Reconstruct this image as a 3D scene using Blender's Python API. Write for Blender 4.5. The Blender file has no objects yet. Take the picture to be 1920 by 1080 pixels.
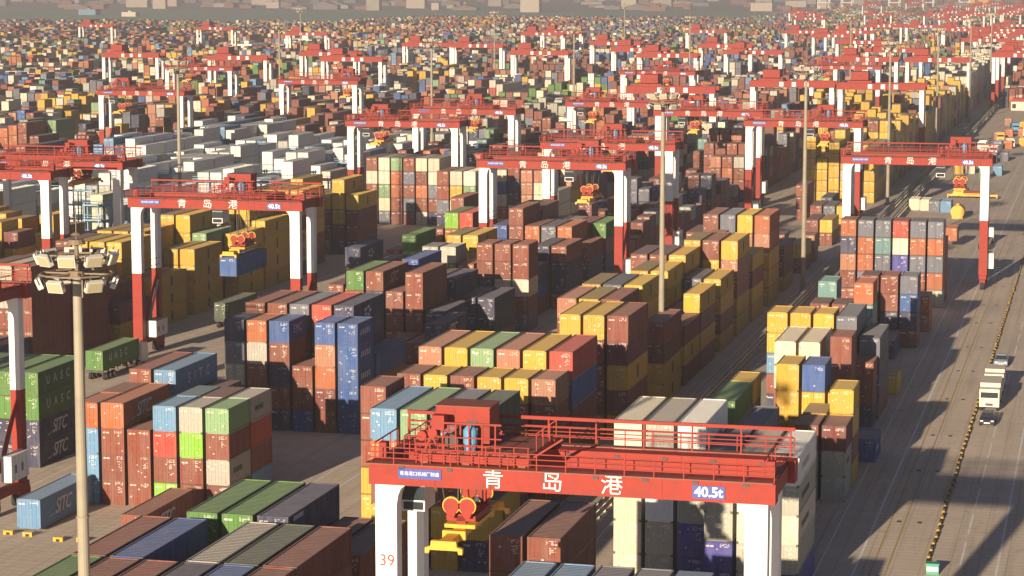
import bpy, math, random
import numpy as np
from mathutils import Vector, Matrix
from mathutils.bvhtree import BVHTree
R = math.radians
rnd = random.Random(7)
sc = bpy.context.scene
C = sc.collection

# ------------------------------------------------------------ camera, sky, sun, exposure
cam_d = bpy.data.cameras.new("camera"); cam = bpy.data.objects.new("camera", cam_d); C.objects.link(cam)
cam.location = (0, 0, 52.5); cam.rotation_euler = (R(90 - 7.41), 0, R(14.1))
cam_d.sensor_width = 36.0; cam_d.lens = 4436 / 1920 * 36.0
cam_d.clip_start = 1.0; cam_d.clip_end = 30000
sc.camera = cam
SUN_EL, SUN_AZ = 12.0, 7.7
w = bpy.data.worlds.new("World"); sc.world = w; w.use_nodes = True
nt = w.node_tree; bg = nt.nodes["Background"]
sky = nt.nodes.new("ShaderNodeTexSky"); sky.sky_type = 'NISHITA'; sky.sun_disc = False
sky.air_density = .3; sky.dust_density = .1; sky.sun_elevation = R(SUN_EL); sky.sun_rotation = R(180 + SUN_AZ)
nt.links.new(sky.outputs[0], bg.inputs[0]); bg.inputs[1].default_value = 0.05
sd = bpy.data.lights.new("sun", 'SUN'); sun = bpy.data.objects.new("sun", sd); C.objects.link(sun)
sd.energy = 5.0; sd.angle = R(0.5); sd.color = (1.0, 0.81, 0.585)
dirv = Vector((math.sin(R(SUN_AZ)) * math.cos(R(SUN_EL)), math.cos(R(SUN_AZ)) * math.cos(R(SUN_EL)), -math.sin(R(SUN_EL))))
sun.rotation_euler = dirv.to_track_quat('-Z', 'Y').to_euler()
sc.view_settings.view_transform = 'Standard'; sc.view_settings.look = 'None'
sc.view_settings.exposure = 0.85; sc.view_settings.gamma = 1.0; sc.view_settings.use_curve_mapping = False

# ------------------------------------------------------------ materials
def newmat(name):
    m = bpy.data.materials.new(name); m.use_nodes = True
    return m, m.node_tree, m.node_tree.nodes["Principled BSDF"]
def N(t, kind, **kw):
    n = t.nodes.new(kind)
    for k, v in kw.items(): setattr(n, k, v)
    return n
def math_n(t, op, a, b=None, c=None):
    n = N(t, "ShaderNodeMath", operation=op)
    for i, v in enumerate((a, b, c)):
        if v is None: continue
        if isinstance(v, (int, float)): n.inputs[i].default_value = v
        else: t.links.new(v, n.inputs[i])
    return n.outputs[0]
def mix_n(t, f, a, b):
    n = N(t, "ShaderNodeMix", data_type='RGBA')
    for i, v in ((0, f), (6, a), (7, b)):
        if isinstance(v, (int, float)): n.inputs[i].default_value = v
        elif isinstance(v, tuple): n.inputs[i].default_value = (*v[:3], 1)
        else: t.links.new(v, n.inputs[i])
    return n.outputs[2]
def noise_n(t, vec, scale, detail=3, rough=.55):
    n = N(t, "ShaderNodeTexNoise"); n.inputs["Scale"].default_value = scale
    n.inputs["Detail"].default_value = detail; n.inputs["Roughness"].default_value = rough
    if vec is not None: t.links.new(vec, n.inputs["Vector"])
    return n.outputs[0]
def ramp_n(t, f, lo, hi):
    n = N(t, "ShaderNodeMapRange"); t.links.new(f, n.inputs[0]); n.inputs[1].default_value = lo; n.inputs[2].default_value = hi
    return n.outputs[0]
def plain(name, col, rough=.6, wear=.25, scale=1.5, metal=0.0, dark=(.10, .07, .05)):
    m, t, b = newmat(name)
    tc = N(t, "ShaderNodeTexCoord"); oi = N(t, "ShaderNodeObjectInfo")
    ad = N(t, "ShaderNodeVectorMath", operation='ADD'); t.links.new(tc.outputs["Object"], ad.inputs[0]); t.links.new(oi.outputs["Location"], ad.inputs[1])
    f = ramp_n(t, noise_n(t, ad.outputs[0], scale, 5, .65), .45, .8)
    f = math_n(t, 'MULTIPLY', f, wear)
    t.links.new(mix_n(t, f, col, dark), b.inputs["Base Color"])
    b.inputs["Roughness"].default_value = rough; b.inputs["Metallic"].default_value = metal
    return m

def paint(name, src):
    """container paint. src OBJ: object colour; ATTR: face attribute of one big mesh"""
    m, t, b = newmat(name)
    tc = N(t, "ShaderNodeTexCoord"); geo = N(t, "ShaderNodeNewGeometry")
    if src == 'ATTR':
        a = N(t, "ShaderNodeAttribute", attribute_name="paint"); col = a.outputs["Color"]
        k = N(t, "ShaderNodeAttribute", attribute_name="seed"); seed = k.outputs["Fac"]
        vec = tc.outputs["Object"]
    else:
        oi = N(t, "ShaderNodeObjectInfo"); col = oi.outputs["Color"]; seed = oi.outputs["Random"]
        ad = N(t, "ShaderNodeVectorMath", operation='ADD'); t.links.new(tc.outputs["Object"], ad.inputs[0]); t.links.new(oi.outputs["Location"], ad.inputs[1])
        vec = ad.outputs[0]
    sx = N(t, "ShaderNodeSeparateXYZ"); t.links.new(geo.outputs["Normal"], sx.inputs[0])
    # chalky, rain-streaked variation
    mp = N(t, "ShaderNodeMapping"); t.links.new(vec, mp.inputs[0]); mp.inputs["Scale"].default_value = (1.5, 1.5, .28)
    n1 = noise_n(t, mp.outputs[0], 1.0, 5, .6)
    chalk = math_n(t, 'MULTIPLY', ramp_n(t, n1, .35, .8), .22)
    c1 = mix_n(t, chalk, col, (.40, .37, .33))
    n2 = noise_n(t, mp.outputs[0], 3.1, 6, .7)
    rust = math_n(t, 'MULTIPLY', ramp_n(t, n2, .57, .72), .65)
    c2 = mix_n(t, rust, c1, (.13, .055, .025))
    # settled dust and sun fade on roofs
    top = math_n(t, 'GREATER_THAN', sx.outputs[2], .7)
    n3 = noise_n(t, vec, .5, 5, .65)
    dust = math_n(t, 'MULTIPLY', top, math_n(t, 'ADD', .24, math_n(t, 'MULTIPLY', n3, .22)))
    c3 = mix_n(t, dust, c2, (.50, .46, .41))
    if src in ('ATTR', 'DOOR'):
        uv = N(t, "ShaderNodeUVMap"); uv.uv_map = "UVMap"
        su = N(t, "ShaderNodeSeparateXYZ"); t.links.new(uv.outputs[0], su.inputs[0])
        u, v = su.outputs[0], su.outputs[1]
        hb_ = N(t, "ShaderNodeTexWhiteNoise", noise_dimensions='1D'); t.links.new(math_n(t, 'MULTIPLY', seed, 977.0), hb_.inputs["W"])
        hs = N(t, "ShaderNodeSeparateColor"); t.links.new(hb_.outputs[1], hs.inputs[0])
        def band(val, lo, hi): return math_n(t, 'MULTIPLY', math_n(t, 'GREATER_THAN', val, lo), math_n(t, 'LESS_THAN', val, hi))
        cb = N(t, "ShaderNodeCombineXYZ"); t.links.new(math_n(t, 'FLOOR', math_n(t, 'MULTIPLY', u, 14.0)), cb.inputs[0]); t.links.new(math_n(t, 'FLOOR', math_n(t, 'MULTIPLY', v, 20.0)), cb.inputs[1])
        t.links.new(math_n(t, 'MULTIPLY', seed, 977.0), cb.inputs[2])
        wn = N(t, "ShaderNodeTexWhiteNoise", noise_dimensions='3D'); t.links.new(cb.outputs[0], wn.inputs["Vector"])
        fv = math_n(t, 'FRACT', math_n(t, 'MULTIPLY', v, 20.0))
        # owner's name on the left leaf, number and weight table on the right leaf, a few loose stickers
        m1 = math_n(t, 'MULTIPLY', math_n(t, 'MULTIPLY', band(u, .06, .34), band(v, .80, .86)), math_n(t, 'GREATER_THAN', hs.outputs[0], .45))
        m2 = math_n(t, 'MULTIPLY', math_n(t, 'MULTIPLY', band(u, .56, .90), band(v, .80, .92)), math_n(t, 'MULTIPLY', math_n(t, 'LESS_THAN', fv, .6), math_n(t, 'GREATER_THAN', wn.outputs[0], .3)))
        m3 = math_n(t, 'MULTIPLY', math_n(t, 'MULTIPLY', band(u, .66, .86), band(v, .48, .75)), math_n(t, 'MULTIPLY', math_n(t, 'LESS_THAN', fv, .5), math_n(t, 'GREATER_THAN', wn.outputs[0], .45)))
        m3 = math_n(t, 'MULTIPLY', m3, math_n(t, 'GREATER_THAN', hs.outputs[1], .35))
        m4 = math_n(t, 'MULTIPLY', band(v, .12, .9), math_n(t, 'GREATER_THAN', wn.outputs[0], .985))
        on = math_n(t, 'MAXIMUM', math_n(t, 'MAXIMUM', m1, m2), math_n(t, 'MAXIMUM', m3, m4))
        if src == 'ATTR':
            fr = math_n(t, 'LESS_THAN', sx.outputs[1], -.5)
            on = math_n(t, 'MULTIPLY', math_n(t, 'MULTIPLY', on, fr), math_n(t, 'GREATER_THAN', seed, -.5))
            # lock rods, leaf gap and panel edges drawn as darker lines
            rods = math_n(t, 'LESS_THAN', math_n(t, 'ABSOLUTE', math_n(t, 'SUBTRACT', math_n(t, 'FRACT', math_n(t, 'MULTIPLY', u, 6.0)), .5)), .10)
            gap = math_n(t, 'LESS_THAN', math_n(t, 'ABSOLUTE', math_n(t, 'SUBTRACT', u, .5)), .014)
            edge = math_n(t, 'GREATER_THAN', math_n(t, 'ABSOLUTE', math_n(t, 'SUBTRACT', v, .5)), .465)
            dk = math_n(t, 'MULTIPLY', math_n(t, 'MAXIMUM', math_n(t, 'MULTIPLY', rods, .25), math_n(t, 'MAXIMUM', math_n(t, 'MULTIPLY', gap, .7), math_n(t, 'MULTIPLY', edge, .45))), fr)
            c3 = mix_n(t, dk, c3, (.03, .025, .02))
            sd_ = math_n(t, 'GREATER_THAN', math_n(t, 'ABSOLUTE', sx.outputs[0]), .5)
            e2 = math_n(t, 'MAXIMUM', edge, math_n(t, 'GREATER_THAN', math_n(t, 'ABSOLUTE', math_n(t, 'SUBTRACT', u, .5)), .488))
            c3 = mix_n(t, math_n(t, 'MULTIPLY', math_n(t, 'MULTIPLY', e2, sd_), .35), c3, (.03, .025, .02))
        wn2 = N(t, "ShaderNodeTexWhiteNoise", noise_dimensions='3D'); sc2 = N(t, "ShaderNodeVectorMath", operation='SCALE'); sc2.inputs[3].default_value = 1.7
        t.links.new(cb.outputs[0], sc2.inputs[0]); t.links.new(sc2.outputs[0], wn2.inputs["Vector"])
        lc = mix_n(t, math_n(t, 'GREATER_THAN', wn2.outputs[0], .93), (.72, .71, .66), (.65, .40, .05))
        c3 = mix_n(t, math_n(t, 'MULTIPLY', on, .58), c3, lc)
    t.links.new(c3, b.inputs["Base Color"]); b.inputs["Roughness"].default_value = .62
    b.inputs["Specular IOR Level"].default_value = .35
    return m
M = {}
M['paint'] = paint('container_paint', 'OBJ'); M['door'] = paint('container_door_paint', 'DOOR'); M['mass'] = paint('container_mass_paint', 'ATTR')
M['casting'] = plain('corner_casting', (.10, .09, .08), .7)
M['red'] = plain('crane_red', (.30, .018, .006), .65, .6, .9, dark=(.11, .022, .012))
M['redtop'] = plain('crane_walkway', (.26, .075, .045), .7, .5, 2.0)
M['white'] = plain('crane_white', (.80, .79, .74), .5, .12, 1.0, dark=(.42, .36, .28))
M['black'] = plain('rubber_black', (.02, .02, .02), .8, 0)
M['dark'] = plain('dark_metal', (.06, .05, .05), .6)
M['blue'] = plain('motor_blue', (.12, .32, .55), .5, .2)
M['plate'] = plain('plate_blue', (.035, .07, .33), .5, .1)
M['ink'] = plain('letter_white', (.80, .80, .78), .6, .06)
M['inkred'] = plain('letter_red', (.45, .05, .03), .6, .05)
M['ink2'] = plain('letter_worn', (.52, .53, .55), .6, .35, 3.0)
M['byellow'] = plain('barrier_yellow', (.40, .25, .03), .7, .5, 3.0)
M['ring'] = plain('lamp_ring_brown', (.20, .15, .10), .6)
M['yellow'] = plain('spreader_yellow', (.72, .38, .025), .5, .25, 1.5)
M['glass'] = plain('window_glass', (.03, .04, .05), .12, 0)
M['pole'] = plain('mast_paint', (.31, .28, .21), .65, .6, .5, dark=(.16, .14, .11))
M['lampbox'] = plain('floodlight_shell', (.60, .58, .52), .45, .2, 2.0, dark=(.3, .26, .2))
M['lampglass'] = plain('floodlight_glass', (.45, .40, .25), .2, .1)
M['conc'] = plain('concrete_rail', (.46, .43, .36), .8, .35, 1.2, dark=(.16, .14, .11))
M['line'] = plain('marking_white', (.80, .80, .78), .7, .6, 2.2, dark=(.35, .33, .30))
M['liney'] = plain('marking_yellow', (.48, .33, .09), .7, .8, 2.2, dark=(.25, .22, .18))
M['silver'] = plain('car_silver', (.42, .46, .52), .3, 0, metal=.3)
M['carblack'] = plain('car_dark', (.035, .035, .055), .3, 0)
M['cream'] = plain('cream_paint', (.66, .60, .47), .55, .15)
M['green'] = plain('green_paint', (.05, .30, .20), .5, .1)

# ------------------------------------------------------------ mesh helpers
class MB:
    def __init__(s): s.v = []; s.f = []; s.mi = []
    def add(s, vs, fs, mi=0):
        o = len(s.v); s.v += [tuple(p) for p in vs]; s.f += [tuple(i + o for i in f) for f in fs]; s.mi += [mi] * len(fs)
    def box(s, x0, y0, z0, x1, y1, z1, mi=0):
        s.add([(x0,y0,z0),(x1,y0,z0),(x1,y1,z0),(x0,y1,z0),(x0,y0,z1),(x1,y0,z1),(x1,y1,z1),(x0,y1,z1)],
              [(0,3,2,1),(4,5,6,7),(0,1,5,4),(1,2,6,5),(2,3,7,6),(3,0,4,7)], mi)
    def bar(s, a, b, w, h=None, mi=0):
        a = Vector(a); b = Vector(b); h = h or w; d = (b - a)
        if d.length < 1e-6: return
        q = d.to_track_quat('Y', 'Z'); ux = q @ Vector((w/2,0,0)); uz = q @ Vector((0,0,h/2))
        s.add([a-ux-uz, a+ux-uz, b+ux-uz, b-ux-uz, a-ux+uz, a+ux+uz, b+ux+uz, b-ux+uz],
              [(0,3,2,1),(4,5,6,7),(0,1,5,4),(1,2,6,5),(2,3,7,6),(3,0,4,7)], mi)
    def cyl(s, a, b, r0, r1=None, n=12, mi=0, caps=True):
        a = Vector(a); b = Vector(b); r1 = r0 if r1 is None else r1; q = (b - a).to_track_quat('Z', 'Y')
        ring = lambda c, r: [c + q @ Vector((r*math.cos(2*math.pi*i/n), r*math.sin(2*math.pi*i/n), 0)) for i in range(n)]
        fs = [(i, (i+1) % n, n+(i+1) % n, n+i) for i in range(n)]
        if caps: fs += [tuple(range(n-1, -1, -1)), tuple(range(n, 2*n))]
        s.add(ring(a, r0) + ring(b, r1), fs, mi)
    def prism(s, pts, axis, lo, hi, mi=0):
        """pts 2-D outline, extruded along axis"""
        n = len(pts)
        def mk(p, t): return {'x': (t, p[0], p[1]), 'y': (p[0], t, p[1]), 'z': (p[0], p[1], t)}[axis]
        s.add([mk(p, lo) for p in pts] + [mk(p, hi) for p in pts],
              [(i, (i+1) % n, n+(i+1) % n, n+i) for i in range(n)] + [tuple(range(n-1, -1, -1)), tuple(range(n, 2*n))], mi)
    def mesh(s, name, mats):
        me = bpy.data.meshes.new(name); me.from_pydata(s.v, [], s.f)
        for m in mats: me.materials.append(m)
        me.polygons.foreach_set('material_index', s.mi); me.update()
        import bmesh
        bm = bmesh.new(); bm.from_mesh(me); bmesh.ops.recalc_face_normals(bm, faces=bm.faces); bm.to_mesh(me); bm.free()
        return me
    def obj(s, name, mats, parent=None, loc=(0,0,0)):
        if not isinstance(mats, (list, tuple)): mats = [mats]
        o = bpy.data.objects.new(name, s.mesh(name, mats)); C.objects.link(o); o.location = loc
        if parent: o.parent = parent
        return o
def empty(name, loc=(0,0,0), rz=0, parent=None):
    o = bpy.data.objects.new(name, None); C.objects.link(o); o.location = loc; o.rotation_euler.z = rz; o.empty_display_size = .3
    if parent: o.parent = parent
    return o
def tag(o, label, cat, group=None):
    o['label'] = label; o['category'] = cat
    if group: o['group'] = group
    return o
def link(name, me, parent=None, loc=(0,0,0)):
    o = bpy.data.objects.new(name, me); C.objects.link(o); o.location = loc
    if parent: o.parent = parent
    return o
def kids(o): return sorted([c for c in bpy.data.objects if c.parent == o], key=lambda c: c.name)
TREE = {}
def copy_tree(o, parent=None):
    if o not in TREE: TREE[o] = kids(o)
    c = o.copy(); C.objects.link(c)
    if parent: c.parent = parent
    for ch in TREE[o]: copy_tree(ch, c)
    return c
def structure(o): o['kind'] = 'structure'; return o
DG = bpy.context.evaluated_depsgraph_get
TXT = {}
def text_mesh(s, size, shear=0.0, space=1.0, thick=.008, bold=0.0):
    key = (s, size, shear, space, bold)
    if key in TXT: return TXT[key]
    cu = bpy.data.curves.new('lettering', 'FONT'); cu.body = s; cu.size = size; cu.shear = shear; cu.space_character = space
    cu.align_x = 'CENTER'; cu.align_y = 'CENTER'; cu.extrude = thick; cu.resolution_u = 3; cu.offset = bold
    ob = bpy.data.objects.new('lettering', cu); C.objects.link(ob); bpy.context.view_layer.update()
    me = bpy.data.meshes.new_from_object(ob.evaluated_get(DG())); me.name = 'lettering'
    bpy.data.objects.remove(ob); TXT[key] = me
    return me
def letter(s, size, parent, loc, face, mat, **kw):
    """face '-y': reads from -Y; '+x': reads from +X"""
    src = text_mesh(s, size, **kw); me = src.copy(); me.materials.clear(); me.materials.append(mat)
    o = link('lettering', me, parent, loc); o.rotation_euler = (R(90), 0, 0) if face == '-y' else (R(90), 0, R(90))
    return o

# ------------------------------------------------------------ ground, roads, markings
def ground_mat():
    m, t, b = newmat('yard_concrete'); tc = N(t, "ShaderNodeTexCoord"); v = tc.outputs["Object"]
    a = noise_n(t, v, .05, 6, .6); d = noise_n(t, v, .9, 5, .7)
    mp = N(t, "ShaderNodeMapping"); t.links.new(v, mp.inputs[0]); mp.inputs["Scale"].default_value = (1.2, .03, 1)
    st = noise_n(t, mp.outputs[0], 1.0, 5, .65)       # tyre tracks along the lanes
    br = N(t, "ShaderNodeTexBrick"); t.links.new(v, br.inputs["Vector"]); br.inputs["Scale"].default_value = .2
    br.inputs["Mortar Size"].default_value = .012; br.offset = 0; br.inputs["Color1"].default_value = (1,1,1,1); br.inputs["Color2"].default_value = (.86,.86,.86,1); br.inputs["Mortar"].default_value = (.55,.55,.55,1)
    c = mix_n(t, ramp_n(t, a, .35, .65), (.60, .505, .405), (.68, .57, .46))
    c = mix_n(t, math_n(t, 'MULTIPLY', ramp_n(t, d, .5, .8), .35), c, (.38, .32, .26))
    c = mix_n(t, math_n(t, 'MULTIPLY', ramp_n(t, st, .50, .72), .45), c, (.30, .26, .22))
    c = mix_n(t, math_n(t, 'MULTIPLY', ramp_n(t, noise_n(t, v, .28, 4, .6), .60, .70), .35), c, (.28, .25, .22))
    c = mix_n(t, math_n(t, 'MULTIPLY', ramp_n(t, noise_n(t, v, 2.3, 2, .5), .68, .74), .6), c, (.12, .10, .09))
    mu = N(t, "ShaderNodeMix", data_type='RGBA', blend_type='MULTIPLY'); mu.inputs[0].default_value = .6
    t.links.new(c, mu.inputs[6]); t.links.new(br.outputs[0], mu.inputs[7])
    t.links.new(mu.outputs[2], b.inputs["Base Color"]); b.inputs["Roughness"].default_value = .85
    return m
g = MB(); g.add([(-5600,-30,0),(900,-30,0),(900,8900,0),(-5600,8900,0)], [(0,1,2,3)]); structure(g.obj('ground', ground_mat()))
def sheet(name, pts, z, mat): s = MB(); s.add([(x,y,z) for x,y in pts], [tuple(range(len(pts)))]); return structure(s.obj(name, mat))
for x, wd, m_ in ((-24.0,.14,'line'),(-20.7,.22,'line'),(-19.25,.16,'liney'),(-17.9,.16,'liney'),(-11.6,.16,'line'),(-8.3,.2,'line'),(-45.6,.15,'line')):
    s = MB()
    if x == -11.6:
        y = 200
        while y < 1100: s.add([(x-wd/2,y,.004),(x+wd/2,y,.004),(x+wd/2,y+9,.004),(x-wd/2,y+9,.004)], [(0,1,2,3)]); y += 12.5
    else: s.add([(x-wd/2,150,.004),(x+wd/2,150,.004),(x+wd/2,1700,.004),(x-wd/2,1700,.004)], [(0,1,2,3)])
    structure(s.obj('road_marking', M[m_]))
s = MB()
for X in (-104.3,-108.2,-131.7,-134.5,-160.6,-79.9,-76.6,-50.2):
    s.add([(X-.08,120,.004),(X+.08,120,.004),(X+.08,1200,.004),(X-.08,1200,.004)], [(0,1,2,3)])
structure(s.obj('lane_marking', M['line']))
s = MB()
for k in range(4):
    for xx in (-19.2,-15.6): s.add([(xx,433+k*2.6,.004),(xx+1.5,433+k*2.6,.004),(xx+1.5,434.4+k*2.6,.004),(xx,434.4+k*2.6,.004)], [(0,1,2,3)])
structure(s.obj('pavement_marking', M['line']))
s = MB()
for k in range(22):
    yy = 205 + k*23 + rnd.random()*4
    for xx in (-18.7,-16.7): s.add([(xx,yy,.006),(xx+.45,yy,.006),(xx+.45,yy+.8,.006),(xx,yy+.8,.006)], [(0,1,2,3)])
structure(s.obj('ground_drain_covers', M['dark']))
# far land
def field_mat(name, c1, c2, sc_=.004):
    m, t, b = newmat(name); tc = N(t, "ShaderNodeTexCoord"); n1 = noise_n(t, tc.outputs["Object"], sc_, 6, .7)
    t.links.new(mix_n(t, ramp_n(t, n1, .4, .6), c1, c2), b.inputs["Base Color"]); b.inputs["Roughness"].default_value = .9; return m
gf = field_mat('field_green', (.22, .36, .25), (.30, .41, .28)); sf = field_mat('bare_soil', (.40, .20, .10), (.34, .24, .14), .01); cf = field_mat('town_ground', (.33, .29, .29), (.26, .27, .24), .006)
sheet('field', [(-5000,2230),(-900,2290),(-420,2600),(-380,3000),(-560,4000),(-5000,4150)], .004, gf)
sheet('bare_soil_field', [(-640,2800),(-520,2800),(-560,3150),(-720,3200)], .008, sf)
sheet('bare_soil_field', [(-860,2900),(-760,2900),(-800,3250),(-930,3250)], .008, sf)
sheet('bare_soil_strip', [(-1100,2800),(-860,2900),(-865,2925),(-1105,2830)], .008, sf)
sheet('bare_soil_patch', [(-960,2560),(-920,2560),(-1000,2760),(-1060,2760)], .012, sf)
sheet('town_ground', [(-5500,4150),(-560,4000),(-500,8800),(-5500,8800)], .006, cf)

# ------------------------------------------------------------ container data
COL = dict(R=(.215,.050,.025), O=(.42,.115,.035), r=(.48,.055,.03), P=(.40,.165,.095), Y=(.58,.355,.025), G=(.075,.21,.035), l=(.20,.44,.03), g=(.20,.34,.17),
           B=(.025,.09,.30), b=(.12,.27,.46), N=(.028,.034,.095), S=(.13,.14,.19), H=(.78,.80,.78), W=(.66,.60,.46), w=(.40,.39,.33), T=(.12,.27,.28), D=(.055,.085,.05), V=(.05,.05,.30), K=(.16,.035,.03))
CNAME = dict(R='rust brown', O='orange', r='bright red', P='salmon', Y='yellow', G='green', l='lime green', g='pale green', B='blue', b='light blue', N='navy', S='slate grey', H='white', W='cream', w='grey', T='teal', D='dark olive', V='violet blue', K='maroon')
PAL = 'RRRRRRRROOOPPPPNNSSBBYYYWWWwwGgTrbH'
PALY = 'YYYYYYYRRPPwYYRYNORS'
boxes = []      # dict x,y,z,L,h,c,blk,row,st
def stack(blk, bay, st, x, y, L, cols, h=2.6, z0=0.0, logo=None):
    """cols: colours from top to bottom"""
    n = len(cols)
    for i, c in enumerate(cols):
        boxes.append(dict(x=x, y=y, z=z0 + (n-1-i)*h, L=L, h=h, c=c, blk=blk, bay=bay, st=st, tier=i, n=n, logo=(logo or {}).get(i)))
def bay(blk, y, x0, L, h, cols, logos=None, short=0):
    for i, c in cols.items():
        stack(blk, y, i, x0 + 2.8*i, y, L, c, h, logo=(logos or {}).get(i))
B0 = -68.8
# fence-side block (between the fence and the middle block)
bay('B', 136.0, B0, 12.1, 2.6, {0:'GRRYR',1:'RRNRR',2:'RRBRR',3:'NRRRR',4:'BRRRY',5:'RRRNR'})
bay('B', 148.5, B0, 12.1, 2.6, {0:'RRRRR',1:'BNRRR',2:'NRR',3:'wRRRR',4:'DRRRR',5:'RRRRR'})
bay('B', 162.6, B0, 12.1, 2.6, {1:'GGRRR',2:'GGRRY',3:'NNRRR',4:'RRRR',5:'RRKR'}, {3:{0:'tiny'}})
bay('B', 199.5, B0, 12.1, 2.9, {2:'bORYY',3:'gORYR',4:'SRRYY',5:'DRNYN'}); stack('B', 199.5, 1, B0+2.6, 206.0, 6.05, 'RRRYYR', 2.55)
bay('B', 226.2, B0, 6.05, 2.62, {0:'RRRYR',1:'YRRYR',2:'RRYRR',3:'YYRRR',4:'YRYRR',5:'PRRNR'})
bay('B', 234.0, B0, 12.1, 2.94, {0:'PRYRR',1:'YRRRR',2:'gYRRR',3:'PRRRR',4:'YRRRR',5:'rBKRR'})
bay('B', 263.0, B0, 12.1, 2.88, {2:'RY',3:'YYRRR',4:'YRRRY',5:'RKYRY'})
bay('B', 286.0, B0, 12.1, 2.62, {1:'PRRRR',2:'YRRRR',3:'RYRRR',4:'RYR',5:'RKYY'}); 
bay('B', 300.5, B0, 12.1, 2.62, {1:'YRRRR',2:'SRYRR',3:'YYRRR',5:'RYR'})
bay('B', 313.5, B0, 12.1, 2.62, {4:'RYY',5:'YKYR'})
bay('B', 319.0, B0, 12.1, 2.55, {2:'YRRYR',3:'YYRRR'})
bay('B', 333.0, B0, 12.1, 2.68, {1:'RRYRR',2:'RYRRY',3:'YRYRY'}); bay('B', 330.0, B0, 12.1, 2.62, {5:'YYRY',4:'SRRY'})
bay('B', 345.5, B0, 12.1, 2.85, {3:'YYRYR',4:'RYRYR',5:'YPRYY'}); bay('B', 348.0, B0, 12.1, 2.6, {0:'OORR',1:'PRRR',2:'YYRR'})
bay('B', 361.0, B0, 12.1, 2.6, {0:'OPRR',1:'RRRR',2:'YYRR',3:'YYRYY',4:'NRRR',5:'YRYY'})
bay('B', 379.5, B0, 12.1, 2.95, {1:'RRYR',2:'RYRRR',3:'SYRYR',4:'YPRYY',5:'OPYYY'})
bay('B', 398.0, B0, 12.1, 2.6, {4:'PRR',5:'RRY'}); bay('B', 424.0, B0, 12.1, 2.6, {2:'RR',4:'RK',5:'YR'}); bay('B', 441.0, B0, 6.05, 2.6, {5:'PO',3:'RR'}); bay('B', 470.0, B0, 12.1, 2.6, {4:'KY',5:'YR'}); bay('B', 500.0, B0, 12.1, 2.6, {3:'RK',4:'SR',5:'YY'}); bay('B', 520.0, B0, 12.1, 2.6, {1:'RRR',3:'NR',5:'YYY'})
# middle block
C0 = -99.9
stack('C', 204, 0, -100.4, 204.4, 12.1, 'b', 2.9, .25, {0:'SITC'}); stack('C', 204, 4, -88.4, 201.6, 12.1, 'R', 2.9, .0, {0:'SITC'})
bay('C', 217.0, C0, 6.05, 2.6, {0:'Obbb', 3:'brRl', 4:'wlRR', 5:'gRwR'}, {5:{2:'wide'}})
bay('C', 217.0, C0, 12.1, 2.62, {1:'ORRR', 2:'RRR'}, {1:{0:'SITC'}}); bay('C', 223.4, C0, 6.05, 2.6, {0:'ORRR', 3:'TRRR', 4:'RRRR', 5:'wrRb'}, {5:{0:'wide'}})
bay('C', 230.8, C0, 12.1, 2.9, {0:'RRRR', 1:'bRRR', 2:'KRR'}, {1:{0:'S I T C'}, 2:{0:'SITC'}})
bay('C', 258.8, C0, 6.05, 2.6, {0:'NSwKR', 1:'OwRRK', 2:'BRNRN', 3:'RRB', 4:'BPOKR', 5:'BBBBB'}, {2:{0:'EMC'}, 5:{0:'mark',1:'mark',2:'mark',3:'mark'}})
bay('C', 266.0, C0, 12.1, 2.81, {0:'RRRRR', 1:'RRRRR', 2:'SRRRN', 3:'rRNRR', 4:'NNRBR', 5:'BRB'}, {4:{0:'HAPAG'}})
bay('C', 295.0, C0, 12.1, 2.6, {3:'KR',4:'RK',5:'NKR'}, {3:{0:'SITC'},5:{0:'SITC'}})
bay('C', 305.0, C0, 12.1, 2.65, {0:'GRRRR', 1:'RNNRR', 2:'RRRK', 3:'RRRRR', 4:'NNR', 5:'B'}, {1:{0:'SITC'},3:{2:'SITC'}})
bay('C', 322.0, C0, 12.1, 2.6, {1:'BNRRR', 2:'RSRR', 3:'NKRR', 4:'NBR', 5:'NNR'}, {4:{0:'SITC'}})
bay('C', 342.0, C0, 6.05, 2.52, {0:'wwRbR', 1:'wGbNR', 2:'ORNK'}); bay('C', 342.5, C0, 6.05, 2.64, {3:'RRNNK', 4:'RRWRK', 5:'RRWRS'})
bay('C', 355.0, C0, 12.1, 2.6, {0:'YRRNR', 1:'YYRRR', 2:'NRRR', 3:'SNR', 4:'NBR'})
bay('C', 368.0, C0, 12.1, 2.55, {4:'NRRR', 5:'RNNR'}); bay('C', 384.5, C0, 12.1, 2.9, {0:'BNRR', 1:'RRNKR', 2:'ONRR', 3:'SRNR', 4:'OlBN'}); bay('C', 384.5, C0, 12.1, 2.9, {5:'RNN'})
bay('C', 399.0, C0, 12.1, 2.7, {0:'RRRRR', 1:'RRKRR', 2:'SRRR', 3:'wRRR', 4:'rRRR', 5:'GRNN'})
bay('C', 566.0, C0, 6.05, 2.7, {2:'RRRRR',3:'RRRRR',4:'RRRRR',5:'RRWRS'}); bay('C', 559.0, C0, 6.05, 2.7, {3:'PRRR',4:'RORR',5:'wRRN'}); bay('C', 573.0, C0, 6.05, 2.75, {2:'RRRRRR',3:'RRRRRR',4:'PRRRRR'})
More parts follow.
